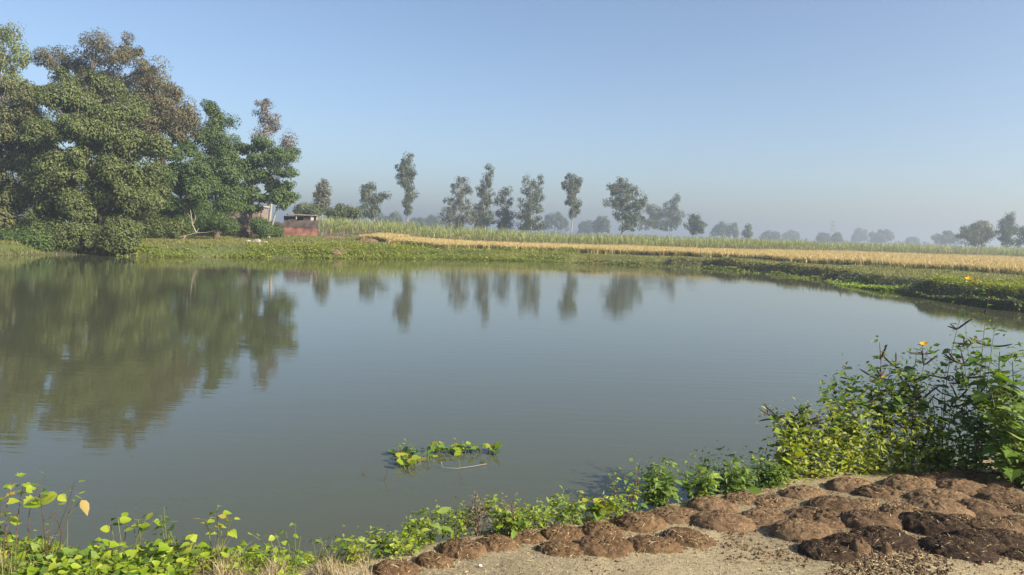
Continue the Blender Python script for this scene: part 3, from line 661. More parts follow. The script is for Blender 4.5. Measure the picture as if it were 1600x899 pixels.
def sticks(mb_, c, n, rx, ry, rz, L0, r, mi=0):
    for i in range(n):
        p = np.array(c)+np.array([RNG.normal(0, rx*.45), RNG.normal(0, ry*.45), abs(RNG.normal(0, rz*.55))])
        d_ = unit(np.array([RNG.normal(0, 1), RNG.normal(0, .6), RNG.normal(0, .45)]))*L0*RNG.uniform(.4, 1)
        mb_.tube([p-d_/2, p+RNG.normal(0, .05, 3)*L0, p+d_/2], [r, r*.8, r*.5], 4, mi, False)
def heap(c, rx, ry, rz, seed, nr=10, nsg=22, rough=.35):
    V = []; Fc = []
    for i in range(nr+1):
        t = i/nr
        for k in range(nsg):
            a_ = k*2*math.pi/nsg; V.append((math.cos(a_)*t*rx, math.sin(a_)*t*ry, (1-t**2)*rz))
    V = np.array(V); nn = fbm(V/max(rx, rz)*2.5+seed*3.1, 3, seed); V[:, 2] += nn*rz*rough*(1-np.hypot(V[:, 0]/rx, V[:, 1]/ry)**4*.6); V[:, :2] *= (1+.22*nn)[:, None]; V[-nsg:, 2] = -.15
    for i in range(nr):
        for k in range(nsg): Fc.append((i*nsg+k, i*nsg+(k+1) % nsg, (i+1)*nsg+(k+1) % nsg, (i+1)*nsg+k))
    return V+np.array(c), Fc
c = PD(383, 352, 90); c[2] = gz(c[0], c[1])
t_ = empty('brushwood_pile', c, 'dark brushwood and thatch pile under the tiered tree', 'woodpile')
b_ = MB(); V, Fc = heap((0, 0, 0), 2.6, 1.6, 1.9, 5); b_.add(V, Fc); b_.build('thatch', THATCH, t_)
b_ = MB(); sticks(b_, (0, -.4, .3), 160, 2.4, 1.2, 1.4, 1.6, .035); o_ = b_.build('sticks', BARK, t_); o_['kind'] = 'stuff'
c = PD(381, 362, 82); c[2] = gz(c[0], c[1])
t_ = empty('root_heap', c, 'brown tangled root heap in front of the brushwood pile', 'heap')
b_ = MB(); V, Fc = heap((0, 0, 0), .8, .6, .75, 8); b_.add(V, Fc); b_.build('soil', noisemat('root_soil', [(.07, .04, .03), (.14, .09, .06)], 6), t_)
b_ = MB(); sticks(b_, (0, -.1, .2), 70, .9, .6, .7, .8, .03); o_ = b_.build('roots', noisemat('roots', [(.10, .06, .045), (.2, .13, .09)], 6), t_); o_['kind'] = 'stuff'
# dead branch
c = PD(300, 377, 70); c[2] = gz(c[0], c[1])
t_ = empty('dead_branch', c, 'bare pale dead branch stuck in the grass left of the hut', 'branch')
b_ = MB()
for pts, r in (([(-1.6, 0, .15), (-.6, 0, .45), (.4, 0, .75), (.6, .1, 1.2)], .05), ([(.4, 0, .75), (0, .1, 1.5), (-.1, .1, 2.3), (-.2, .1, 2.9)], .045), ([(0, .1, 1.5), (.3, .1, 2.1), (.25, 0, 2.6)], .03), ([(.4, 0, .75), (1.3, 0, .8), (2.2, -.1, 1.0)], .03), ([(-.1, .1, 2.1), (-.5, .1, 2.6)], .02), ([(-.6, 0, .45), (-.8, -.2, .05)], .04)):
    b_.tube(pts, np.linspace(r, r*.4, len(pts)), 5)
b_.build('twigs', DEAD, t_)
# pale stones
PALES = noisemat('pale_stone', [(.26, .23, .19), (.42, .38, .33)], 5, bump=.4)
labs = ['largest pale stone in the group on the grassy slope', 'flat pale stone left of the largest one', 'upright pale stone at the end of the group', 'small pale stone before the largest one', 'pale stone lying alone on the middle far bank']
for i, (px, py, D, r) in enumerate([(402, 384, 70, .42), (388, 385, 70, .30), (414, 386, 69, .30), (405, 389, 67, .18), (726, 396, 77, .28)]):
    c = PD(px, py, D); c[2] = gz(c[0], c[1])-.03; b_ = MB(); V, Fc = heap((0, 0, 0), r*1.3, r*.9, r*.9, 20+i, 6, 12, .5); b_.add(V, Fc)
    o_ = b_.build('stone', PALES); o_.location = c; tag(o_, labs[i], 'stone', 'pale stones on the far bank')
REDS = noisemat('red_earth', [(.11, .07, .045), (.22, .14, .085)], 4, bump=.6)
for (px, py, D, rx, rz, lab) in [(575, 375, 86, 1.5, .45, 'low reddish earth mound in front of the cane'), (520, 372, 89, 2.2, .35, 'dry brown earth heap between the hut and the cane'), (525, 398, 66, .6, .4, 'small brown dirt clump at the waterline below the hut')]:
    c = PD(px, py, D); c[2] = gz(c[0], c[1])-.05; b_ = MB(); V, Fc = heap((0, 0, 0), rx, rx*.7, rz, int(px)); b_.add(V, Fc); o_ = b_.build('earth_mound', REDS); o_.location = c; tag(o_, lab, 'mound')

# pylon
STEEL = noisemat('grey_steel', [(.25, .26, .27), (.35, .36, .37)], 1, rough=.6)
c = PD(1300, 376, 620); c[2] = .5
t_ = empty('power_pylon', c, 'faint lattice power pylon on the hazy horizon', 'pylon'); k = 620/F; Hh = 40*k
b_ = MB(); lv = np.linspace(0, 1, 9); wv = 2.6*(1-lv)**1.2+.45
for sx in (-1, 1):
    for sy in (-1, 1): b_.tube(np.stack([sx*wv, sy*wv, lv*Hh], 1), .15, 4)
b_.build('legs', STEEL, t_)
b_ = MB()
for i in range(8):
    for s1 in (-1, 1):
        b_.tube([(-wv[i], s1*wv[i], lv[i]*Hh), (wv[i+1], s1*wv[i+1], lv[i+1]*Hh)], .09, 3); b_.tube([(wv[i], s1*wv[i], lv[i]*Hh), (-wv[i+1], s1*wv[i+1], lv[i+1]*Hh)], .09, 3)
b_.build('bracing', STEEL, t_)
for hz in (.68, .82, .95):
    b_ = MB(); b_.tube([(-3.6, 0, Hh*hz), (0, 0, Hh*hz+.8), (3.6, 0, Hh*hz)], .16, 4); b_.tube([(-3.6, 0, Hh*hz), (3.6, 0, Hh*hz)], .12, 4); b_.build('crossarm', STEEL, t_)
# ------------------------------------------------------------------ leaves as shared meshes
PROF = {'heart': [(0, .10), (.06, .42), (.22, .50), (.5, .40), (.78, .18), (1, .0)],
        'ovate': [(0, .03), (.15, .22), (.38, .30), (.65, .22), (.85, .09), (1, .0)],
        'lance': [(0, .02), (.2, .11), (.45, .14), (.75, .08), (1, .0)],
        'round': [(0, .12), (.12, .40), (.4, .52), (.7, .42), (.9, .22), (1, .05)],
        'lobed': [(0, .08), (.05, .46), (.16, .30), (.30, .60), (.42, .30), (.62, .40), (.74, .17), (1, .0)]}
_lc = {}
def leaf_mesh(kind, mat, var):
    k = (kind, mat.name, var)
    if k in _lc: return _lc[k]
    rs = random.Random(hash(kind) % 999+var*17) if False else random.Random(len(kind)*31+var*17)
    fold = (.10, .22, .34, .16)[var]; curl = (.10, .28, .45, -.06)[var]
    V = []; Fc = []
    pr = PROF[kind]
    for t, wd in pr:
        z = -curl*t*t; ww = wd*rs.uniform(.9, 1.1); w2 = wd*rs.uniform(.9, 1.1)
        back = -.10 if (kind in ('heart', 'lobed') and 0 < t < .10) else 0
        V += [(-ww, t+back, z+fold*ww+rs.uniform(-.015, .015)), (0, t, z), (w2, t+back, z+fold*w2+rs.uniform(-.015, .015))]
    for i in range(len(pr)-1):
        a_ = i*3; Fc += [(a_, a_+1, a_+4, a_+3), (a_+1, a_+2, a_+5, a_+4)]
    mb_ = MB(); mb_.add(V, Fc); me = mb_.mesh('leaf', mat, kind != 'lobed'); _lc[k] = me; return me
def frame(d, n):
    d = Vector(d).normalized(); n = Vector(n); x = d.cross(n)
    if x.length < 1e-4: x = Vector((1, 0, 0))
    x.normalize(); z = x.cross(d)
    return Matrix(((x.x, d.x, z.x), (x.y, d.y, z.y), (x.z, d.z, z.z)))
def add_leaf(root, pos, d, n, size, kind, mat, name='leaf', wide=1.0, label=None):
    o_ = bpy.data.objects.new(name, leaf_mesh(kind, mat, random.randrange(4))); C.objects.link(o_)
    o_.parent = root; o_.location = Vector(pos)-root.location
    o_.rotation_euler = frame(d, n).to_euler(); o_.scale = (size*wide, size, size)
    if label: o_['label'] = label
    return o_

LIME = leafmat('leaf_lime', [(.15, .235, .014), (.22, .315, .02), (.29, .37, .035), (.35, .39, .05)], .42, .45, 'object')
GREEN = leafmat('leaf_green', [(.07, .14, .02), (.11, .19, .03), (.16, .245, .045)], .4, .45, 'object')
PALEG = leafmat('leaf_pale_green', [(.14, .225, .045), (.20, .29, .065), (.26, .34, .09)], .4, .5, 'object')
DEEP = leafmat('leaf_deep', [(.040, .085, .026), (.060, .115, .036), (.09, .15, .05)], .3, .4, 'object')
YELLOW = leafmat('leaf_yellow', [(.27, .29, .03), (.34, .33, .045), (.36, .29, .05)], .4, .5, 'object')
OCHRE = leafmat('leaf_ochre', [(.26, .19, .06), (.32, .24, .08)], .3, .6, 'object')
DRYL = leafmat('leaf_dry', [(.14, .09, .05), (.24, .17, .10)], .15, .8, 'object')
S_LIME = leafmat('small_lime', [(.14, .22, .015), (.22, .30, .025), (.30, .36, .05)], .42)
S_GREEN = leafmat('small_green', [(.075, .13, .02), (.12, .185, .032), (.18, .24, .05)], .4)
S_YG = leafmat('small_yellow_green', [(.13, .18, .02), (.24, .29, .04), (.33, .35, .08)], .42)
S_DEEP = leafmat('small_deep', [(.025, .06, .02), (.05, .09, .03)], .3)
DRYG = leafmat('dry_grass', [(.26, .21, .11), (.38, .31, .18), (.48, .40, .26)], .3, .7)
GRASS = leafmat('near_grass', [(.09, .14, .025), (.15, .20, .04), (.24, .26, .08)], .4)
POD = noisemat('dark_pod', [(.045, .025, .022), (.10, .055, .045)], 20, rough=.5)
PETAL = leafmat('yellow_petal', [(.75, .42, .02), (.80, .52, .03)], .35, .5, 'object')
m_ = MB()
for k in range(5):
    a_ = k*2*math.pi/5; c_, s_ = math.cos(a_), math.sin(a_)
    pts = [(0, 0, 0), (.28, .25, .12), (.55, 0, .16), (.28, -.25, .12)]
    m_.add([(x*c_-y*s_, x*s_+y*c_, z) for x, y, z in pts], [(0, 3, 2, 1)])
FLOWER = m_.mesh('flower', PETAL)
PODM = []
for v in range(3):
    m_ = MB(); t = np.linspace(0, 1, 7); m_.tube(np.stack([.10*(v-.6)*np.sin(t*2.2), t, .16*t*t*(v-1)], 1), np.array([.02, .045, .05, .045, .05, .04, .012]), 5); PODM.append(m_.mesh('seed_pod', POD, True))
def add_obj(root, me, name, pos, d, size):
    o_ = bpy.data.objects.new(name, me); C.objects.link(o_); o_.parent = root; o_.location = Vector(pos)-root.location
    o_.rotation_euler = frame(d, (random.gauss(0, .3), random.gauss(0, .3), 1)).to_euler(); o_.scale = (size,)*3; return o_

def small_leaves(mb_, cen, n, sx, sy, sz, ls, mi=0, wr=.5):
    p = np.asarray(cen)+RNG.normal(0, 1, (n, 3))*np.array([sx, sy, sz]); d_ = RNG.normal(0, 1, (n, 3)); d_[:, 2] *= .5
    nr = RNG.normal(0, .55, (n, 3))+np.array([.15, -.25, 1]); L_ = ls*RNG.uniform(.6, 1.4, n); leaf_quads(mb_, p, d_, nr, L_, L_*wr, mi)

GP = 'leafy plants along the near bank'
def plant(name, label, bpx, tops, kind, size, mats, nl=12, f0=.25, stem=STEM_G, r=.004, pods=0, flowers=(), small=None, zb=.66, group=GP, pet=.6, elev=.25, branch=0, droop=.1, wide=1.0, lipoff=0.0, cat='plant', bend=.12, base=None):
    """tops: photo points where the stems end, at the plant's own distance"""
    b_ = P(bpx[0], bpx[1], zb) if base is None else np.array(base); b_[1] += lipoff; b_[2] = max(gz(b_[0], b_[1]), -.05)-.01
    root = empty(name, b_, label, cat, group); D = b_[1]; sm = MB(); fm = MB(); nf = 0
    for ti, tp in enumerate(tops):
        e = PD(tp[0], tp[1], D+(tp[2] if len(tp) > 2 else random.gauss(0, .06)))
        s0 = b_+np.array([random.gauss(0, .03), random.gauss(0, .03), 0]); H = np.linalg.norm(e-s0)
        t = np.linspace(0, 1, 7); mid = (s0+e)/2+np.array([random.gauss(0, bend)*H, random.gauss(0, bend)*H, .12*H])
        cv = ((1-t)**2)[:, None]*s0+(2*t*(1-t))[:, None]*mid+(t**2)[:, None]*e
        sm.tube(cv, r*(1.25-.8*t), 5)
        axes = [(cv, nl, f0)]
        for bi in range(branch):
            tb_ = random.uniform(.35, .8); q = cv[int(tb_*6)]; an = random.uniform(0, 6.28); Lb = H*random.uniform(.22, .42)
            en = q+np.array([math.cos(an)*Lb*.7, math.sin(an)*Lb*.5, Lb*random.uniform(.3, .8)])
            bc = q+(en-q)*np.linspace(0, 1, 5)[:, None]+np.array([0, 0, .06*Lb])*np.sin(np.linspace(0, math.pi, 5))[:, None]
            sm.tube(bc, r*.6*(1-.6*np.linspace(0, 1, 5)), 4); axes.append((bc, max(3, nl//2), .2))
        for ax, n_, ff in axes:
            a0 = random.uniform(0, 6.28)
            for k in range(n_):
                tt = ff+(1-ff)*(k+.5)/n_; f_ = tt*(len(ax)-1); i0 = min(int(f_), len(ax)-2); q = ax[i0]+(ax[i0+1]-ax[i0])*(f_-i0)
                an = a0+k*2.4+random.gauss(0, .3); el = random.gauss(elev, .25)
                d_ = np.array([math.cos(an)*math.cos(el), math.sin(an)*math.cos(el), math.sin(el)])
                s_ = size*random.uniform(.65, 1.2)*(1.08-.45*tt)
                lp = pet*s_; q2 = q+d_*lp+np.array([0, 0, .15*lp])
                sm.tube([q, q2], [r*.35, r*.25], 3, cap=False)
                d2 = d_-np.array([0, 0, droop+random.uniform(0, .3)]); nr = np.array([random.gauss(.1, .3), random.gauss(-.2, .3), 1])
                add_leaf(root, q2, d2, nr, s_, kind, random.choice(mats), wide=wide)
            if small:
                mt_, cnt_, ls_, sp_ = small
                for tt in np.linspace(ff*.6, 1, 6):
                    q = ax[min(int(tt*(len(ax)-1)), len(ax)-1)]; small_leaves(fm, q, max(1, cnt_//6), sp_, sp_, sp_*.8, ls_); nf += 1
        if pods:
            for k in range(pods):
                tt = random.uniform(.75, 1.0); ax = random.choice(axes)[0]; q = ax[int(tt*(len(ax)-1))]
                d_ = np.array([random.gauss(0, .8), random.gauss(0, .5), random.uniform(-.1, .9)])
                add_obj(root, random.choice(PODM), 'seed_pod', q, d_, random.uniform(.12, .19))
    for fx, fy in flowers:
        q = PD(fx, fy, D-.05); add_obj(root, FLOWER, 'flower', q, (1, 0, .3), .062*random.uniform(.9, 1.2)); j = np.array(PD(tops[0][0], tops[0][1], D)); sm.tube([q, (q+j)/2-np.array([0, 0, .02]), j], .0018, 3, cap=False)
    sm.build('stem', stem, root, True, b_)
    if nf: o_ = fm.build('foliage', small[0], root, False, b_); o_['kind'] = 'stuff'
    return root

# ------------------------------------------------------------------ creeper mats, lower left
def mat_patch(label, x0, x1, y0, nleaf, hmax, mats, kind, ls, smallmat, nsmall, edge=.25, dens=None):
    n = nsmall*6
    X = RNG.uniform(x0, x1, n); Y = RNG.uniform(y0, 5.4, n); d = signed_dist(X, Y); ed = edge*(.5+.9*fbm(np.stack([X*3, Y*3, 0*X], 1), 2, 121))
    kp = d > -ed
    if dens is not None: kp &= RNG.uniform(0, 1, n) < dens(X, Y)
    X, Y, d = X[kp], Y[kp], d[kp]
    zg, _ = height(X, Y, False); zg = np.maximum(zg, .25*(d < 0))
    bump = np.clip(.45+.8*fbm(np.stack([X*2.6, Y*2.6, 0*X], 1), 3, 131), .12, 1.1)*hmax
    root = empty('creeper', ((x0+x1)/2, y0+.6, .66), label, 'creeper', 'creepers on the near bank')
    k1 = min(nleaf, len(X)//3)
    for i in range(k1):
        z = zg[i]+bump[i]*random.uniform(.75, 1.1)+.02
        a_ = random.uniform(0, 6.28); el = random.gauss(.1, .3)
        add_leaf(root, (X[i], Y[i], z), (math.cos(a_)*math.cos(el), math.sin(a_)*math.cos(el), math.sin(el)-.15), (random.gauss(.15, .33), random.gauss(-.3, .33), 1), ls*random.uniform(.6, 1.3), random.choice(kind), random.choice(mats))
    sm = MB(); j = slice(k1, k1+nsmall); q = np.stack([X[j], Y[j], zg[j]+bump[j]*RNG.uniform(.1, .95, len(X[j]))], 1)
    d_ = RNG.normal(0, 1, (len(q), 3)); d_[:, 2] *= .4; nr = RNG.normal(0, .4, (len(q), 3))+np.array([.1, -.25, 1]); L_ = RNG.uniform(.018, .045, len(q)); leaf_quads(sm, q, d_, nr, L_, L_*.62)
    o_ = sm.build('small_leaves', smallmat, root, False, np.array(root.location)); o_['kind'] = 'stuff'
    vm = MB()
    for i in range(0, min(len(X), 90)):
        a_ = random.uniform(0, 6.28); p0 = np.array([X[i], Y[i], zg[i]+.01]); p1 = p0+np.array([random.gauss(0, .03), random.gauss(0, .03), bump[i]*.9]); p2 = p1+np.array([math.cos(a_)*.12, math.sin(a_)*.12, random.uniform(-.03, .04)])
        vm.tube([p0, p1, p2], [.0026, .002, .0013], 4, cap=False)
    vm.build('stems', STEM_G, root, True, np.array(root.location))['kind'] = 'stuff'
    return root
mat_patch('bright lime creeper mat filling the lower left corner of the bank', -3.6, -2.85, 3.72, 295, .22, [LIME, LIME, GREEN, LIME, GREEN, YELLOW], ['heart', 'ovate', 'heart'], .05, S_LIME, 3600)
mat_patch('lime creeper mat between the corner mat and the small water inlet', -2.85, -2.3, 3.72, 295, .24, [LIME, LIME, GREEN, PALEG], ['heart', 'ovate'], .049, S_LIME, 3200)
mat_patch('heart-leaved lime creeper mat just below the small water inlet', -2.3, -1.75, 3.72, 295, .22, [LIME, LIME, LIME, GREEN], ['heart', 'heart', 'ovate'], .051, S_LIME, 3400)
mat_patch('creeper mat thinning into dry grass right of the small water inlet', -1.75, -1.15, 3.7, 230, .19, [LIME, LIME, GREEN], ['heart', 'ovate'], .047, S_LIME, 1200, .3, lambda X, Y: np.clip((Y-4.05)*2.2+.25, 0, 1))
mat_patch('thin creeper strip along the dry grassy lip left of the first dung cake', -1.2, -.72, 4.3, 50, .13, [LIME, GREEN], ['round', 'heart'], .05, S_LIME, 260, .25, lambda X, Y: np.clip((Y-4.45)*2.5, 0, .8))

plant('seedling', 'upright seedling with lobed yellow-green leaf clusters over the left corner mat', (38, 870), [(38, 752), (24, 748), (58, 758)], 'lobed', .075, [LIME, GREEN, LIME, LIME, YELLOW], 6, .7, STEM_B, .003)
plant('big_leaf_plant', 'plant on dark stalks with drooping pair of very large leaves, left corner', (86, 868), [(92, 784), (78, 800)], 'ovate', .03, [GREEN], 2, .5, STEM_B, .0032)
r_ = bpy.data.objects['big_leaf_plant']; D_ = r_.location.y
for (x, y, dx, dz_, s_, mt, wd) in [(90, 774, -1, -.30, .12, LIME, 1.1), (92, 774, .95, -.55, .06, LIME, 1.4), (72, 784, -1, -.25, .12, LIME, .8), (72, 776, .1, .6, .07, LIME, 1.0)]:
    add_leaf(r_, PD(x, y, D_), (dx, -.25, dz_), (dx*.25, -.75, .75), s_, 'ovate', mt, wide=wd)
plant('yellowing_plant', 'single ochre yellowing leaf on a bent pale stalk, left corner', (104, 866), [(106, 806)], 'ovate', .02, [LIME], 1, .8, STEM_G, .003)
r_ = bpy.data.objects['yellowing_plant']; D_ = r_.location.y; p0, p1 = PD(106, 806, D_), PD(127, 782, D_)
m_ = MB(); m_.tube([p0, (p0+p1)/2+np.array([0, 0, .006]), p1], .0032, 5); m_.build('stalk', STEM_G, r_, True, np.array(r_.location))
add_leaf(r_, p1, (.62, -.2, -.78), (.7, -.35, .3), .095, 'ovate', OCHRE, wide=1.0)
plant('broad_weed', 'lime broad-leaved weed cut by the left picture edge', (2, 868), [(4, 775), (-12, 765), (10, 800)], 'heart', .075, [LIME, LIME, GREEN], 5, .55, STEM_B, .003)
plant('thin_weed', 'thin wiry weed with few narrow leaves above the large drooping pair', (72, 862), [(72, 742), (116, 752), (120, 766)], 'lance', .065, [LIME, GREEN], 4, .75, STEM_B, .0022)
plant('dark_twig_weed', 'dark bare-stalked weed in the corner with one tip leaf', (30, 890), [(26, 800), (48, 830)], 'ovate', .05, [LIME], 2, .8, STEM_B, .003)
plant('hyacinth_clump', 'glossy round-leaved hyacinth clump standing in the small water inlet', (195, 866), [(184, 808), (200, 806), (216, 812), (232, 803), (240, 812), (208, 818), (225, 818), (172, 818)], 'round', .085, [LIME, LIME, GREEN], 2, .9, STEM_G, .004, pet=.2, zb=.45)
plant('slender_weed', 'slender green weed with a star of narrow leaves beside the inlet', (258, 862), [(256, 792), (252, 805)], 'lance', .055, [GREEN], 5, .55, STEM_G, .003)
plant('nodding_weed', 'weed with nodding heart leaf bent over the inlet', (285, 862), [(256, 818), (262, 822)], 'heart', .085, [LIME, GREEN], 2, .85, STEM_G, .003)
plant('compound_sapling', 'yellow-leaved sapling with spread leaflets sticking up between mat and water', (345, 868), [(338, 796), (322, 812), (362, 810), (345, 830)], 'ovate', .075, [LIME, LIME, LIME, YELLOW], 5, .72, STEM_G, .004, wide=1.1)
plant('round_leaf_weed', 'pale green weed with round leaves on stalks above the dry grass', (458, 862), [(462, 817), (446, 828), (470, 838), (430, 832), (420, 836), (395, 836)], 'round', .055, [PALEG, LIME], 2, .85, STEM_G, .0025)
plant('round_leaf_weed', 'low round-leaved weed in a muddy gap left of the first dung cake', (500, 872), [(488, 846), (508, 844), (526, 848), (540, 852), (520, 860)], 'round', .05, [LIME, GREEN], 2, .85, STEM_G, .0025)

mid = [('rosette_weed', 'small rosette weed nearest the two leftmost dung cakes', (590, 856), [(588, 832), (578, 838), (602, 836)], 'ovate', .06, [PALEG, GREEN], 5),
 ('rosette_weed', 'tiny weed just behind the leftmost dung cake', (622, 856), [(616, 838), (632, 842), (640, 848)], 'ovate', .045, [PALEG, LIME], 4),
 ('broad_weed', 'deep green broad-leaved weed in the tall grass tuft by the water', (668, 830), [(664, 800), (676, 804), (655, 812), (650, 822)], 'ovate', .085, [GREEN, PALEG], 4),
 ('round_leaf_weed', 'bright round-leaved plant among the dried brown stalks', (776, 818), [(775, 780), (766, 790), (790, 792), (782, 802)], 'round', .06, [LIME, PALEG], 3),
 ('leafy_weed', 'low spreading leafy weed right of the dried stalks', (800, 822), [(780, 806), (800, 804), (822, 806), (812, 812), (838, 806)], 'ovate', .058, [PALEG, LIME, GREEN], 5),
 ('leafy_weed', 'taller weed with a three-leaf tip at the water edge', (880, 806), [(874, 774), (868, 790), (890, 786)], 'ovate', .075, [PALEG], 4),
 ('leafy_weed', 'short leafy weed left of the three-leaf-tip weed', (850, 812), [(842, 790), (858, 792), (830, 800)], 'ovate', .055, [PALEG, GREEN], 5),
 ('leafy_weed', 'dense low weed right of the three-leaf-tip weed', (905, 806), [(900, 788), (912, 790), (890, 796)], 'ovate', .055, [PALEG, GREEN], 5),
 ('round_leaf_weed', 'weed with one upright round leaf and yellow lower leaves', (930, 802), [(917, 776), (930, 782), (945, 786), (936, 792), (958, 782)], 'round', .055, [LIME, YELLOW, GREEN], 4),
 ('leafy_weed', 'small pale weed at the foot of the red-stemmed plant', (962, 796), [(956, 784), (972, 780), (968, 788)], 'ovate', .05, [PALEG, GREEN], 5)]
mid += [('leafy_weed', 'low leafy weed in the dry grass left of the rosette weeds', (548, 862), [(540, 842), (556, 840), (550, 848)], 'ovate', .05, [PALEG, LIME], 5),
 ('leafy_weed', 'short weed in the grass between the broad-leaved weed and the dried stalks', (702, 822), [(694, 800), (708, 798), (716, 806)], 'ovate', .05, [PALEG, LIME], 5),
 ('leafy_weed', 'weed close left of the dried brown stalks', (728, 820), [(722, 796), (734, 800), (728, 806)], 'ovate', .05, [PALEG, GREEN], 5),
 ('leafy_weed', 'bright low weed behind the small cake of the water-edge row', (826, 816), [(818, 796), (832, 792), (826, 802)], 'ovate', .055, [LIME, PALEG], 5),
 ('leafy_weed', 'weed standing between the broad-leaved weed and the rosette weeds', (646, 838), [(640, 818), (650, 816), (634, 826)], 'ovate', .05, [PALEG, LIME], 5)]
for nm, lb, bp, tp, kd, sz, mt, nl in mid: plant(nm, lb, bp, tp, kd, sz*1.25, mt, nl+2, .3, STEM_G, .0028, small=(S_YG, 46, .032, .04))
plant('red_stem_plant', 'red-stemmed plant with yellowing lower leaves leaning over the water', (985, 785), [(962, 738), (992, 722), (975, 745), (958, 762), (998, 750), (985, 765)], 'ovate', .07, [LIME, GREEN, PALEG], 7, .3, STEM_R, .0035, small=(S_GREEN, 30, .025, .035))
bushy = [('leafy_bush', 'dense pale green broad-leaved bush on the bank beside the red-stemmed plant', (1035, 778), [(1020, 728), (1036, 722), (1052, 732), (1010, 742), (1066, 738), (1030, 745), (1048, 752), (1015, 758)], .085, [PALEG, PALEG, GREEN], 8),
 ('leafy_bush', 'bright green bush behind the middle dung cakes', (1095, 770), [(1082, 728), (1098, 735), (1112, 738), (1085, 748), (1106, 752)], .08, [PALEG, LIME, GREEN], 7),
 ('leafy_bush', 'broad-leaved bush with three large flat leaves on top', (1150, 762), [(1142, 728), (1160, 728), (1170, 738), (1138, 742), (1155, 748), (1182, 742)], .09, [PALEG, GREEN], 7),
 ('leafy_bush', 'dark shaded bush at the water edge behind the bright bushes', (1115, 752), [(1110, 706), (1125, 716), (1098, 718), (1140, 712), (1155, 716)], .06, [DEEP, GREEN], 9),
 ('leafy_bush', 'bush holding one upright yellow leaf above dark foliage', (1195, 748), [(1175, 708), (1190, 718), (1205, 728), (1182, 726), (1200, 738)], .075, [GREEN, LIME, DEEP], 8),
 ('leafy_bush', 'low green bush closing the gap before the yellow-green thicket', (1215, 752), [(1205, 735), (1222, 730), (1235, 738), (1212, 742)], .06, [GREEN, PALEG], 7)]
for nm, lb, bp, tp, sz, mt, nl in bushy: plant(nm, lb, bp, tp, 'ovate', sz*1.2, mt, nl+2, .15, STEM_G, .0035, small=(S_DEEP if DEEP in mt else S_GREEN, 80, .036, .05), lipoff=.05)

th = [('narrow-leaved thicket weed at the left end of the tall shrubs', (1232, 738), [(1215, 668), (1235, 655), (1250, 668), (1225, 690), (1245, 695)]),
 ('yellow-green thicket weed below the leaning pod branch', (1275, 738), [(1262, 650), (1280, 640), (1296, 655), (1270, 680), (1290, 690)]),
 ('bushy yellow-green weed in the middle of the thicket', (1325, 735), [(1312, 640), (1330, 632), (1345, 650), (1318, 675), (1338, 690)]),
 ('yellow-green weed under the densest pod shrub', (1372, 732), [(1360, 650), (1380, 645), (1394, 655), (1366, 690), (1388, 695)]),
 ('fine-leaved weed beside the brown dry stalk', (1418, 732), [(1404, 655), (1422, 645), (1440, 660), (1412, 690), (1434, 700)]),
 ('greener weed at the foot of the tallest flowering shrub', (1462, 732), [(1450, 660), (1470, 650), (1486, 668), (1458, 695), (1480, 705)]),
 ('shaded weed under the large lobed leaves', (1515, 735), [(1505, 660), (1525, 655), (1540, 670), (1512, 700), (1535, 705)])]
for i, (lb, bp, tp) in enumerate(th):
    plant('thicket_weed', lb, bp, tp, 'lance' if i not in (0, 5) else 'ovate', .095, [LIME, PALEG, GREEN, LIME] if i < 5 else [GREEN, DEEP, LIME], 10, .12, STEM_G, .003, small=(S_YG if i < 5 else S_GREEN, 110, .055, .08), group='weeds of the thicket', pet=.3, wide=1.6, elev=.5, lipoff=.08)
sh = [('pod_shrub', 'leaning shrub branch of dark pods reaching left over the water', (1268, 730), [(1200, 642), (1262, 630), (1240, 640)], 5, 7, [], [GREEN, DEEP], 2),
 ('pod_shrub', 'leafy shrub with round-tipped twigs, first tall one from the left', (1318, 728), [(1316, 572), (1298, 590), (1340, 585), (1330, 625), (1305, 640)], 9, 1, [(1318, 572)], [GREEN, PALEG, DEEP, GREEN], 2),
 ('pod_shrub', 'dense dark-twigged shrub in the middle of the thicket', (1385, 728), [(1374, 535), (1395, 560), (1362, 570), (1410, 575), (1380, 610), (1400, 630)], 9, 3, [(1382, 590)], [GREEN, DEEP, PALEG, GREEN], 2),
 ('pod_shrub', 'open shrub with dark pods and a small orange flower', (1440, 730), [(1432, 548), (1450, 545), (1420, 575), (1462, 580), (1448, 620)], 7, 5, [(1444, 538)], [DEEP, GREEN, PALEG], 2),
 ('pod_shrub', 'shrub with a bare tip and radiating pods in front of open water', (1490, 732), [(1506, 482), (1500, 540), (1480, 570), (1515, 580), (1488, 620)], 7, 7, [(1518, 600)], [DEEP, GREEN, GREEN], 1),
 ('pod_shrub', 'tallest shrub crowned with yellow flowers against the far bank', (1535, 735), [(1546, 452), (1555, 510), (1540, 560), (1565, 600), (1530, 600)], 8, 7, [(1514, 436), (1524, 440)], [DEEP, GREEN], 2)]
for nm, lb, bp, tp, nl, pods, fl, mt, br in sh:
    plant(nm, lb, bp, tp, 'ovate', .118, mt, nl+1, .30, STEM_B, .0034, pods=pods, flowers=fl, pet=.22, small=(S_GREEN, 24, .05, .06), group='pod shrubs on the bank', branch=br, wide=1.3, lipoff=.12, bend=.08)
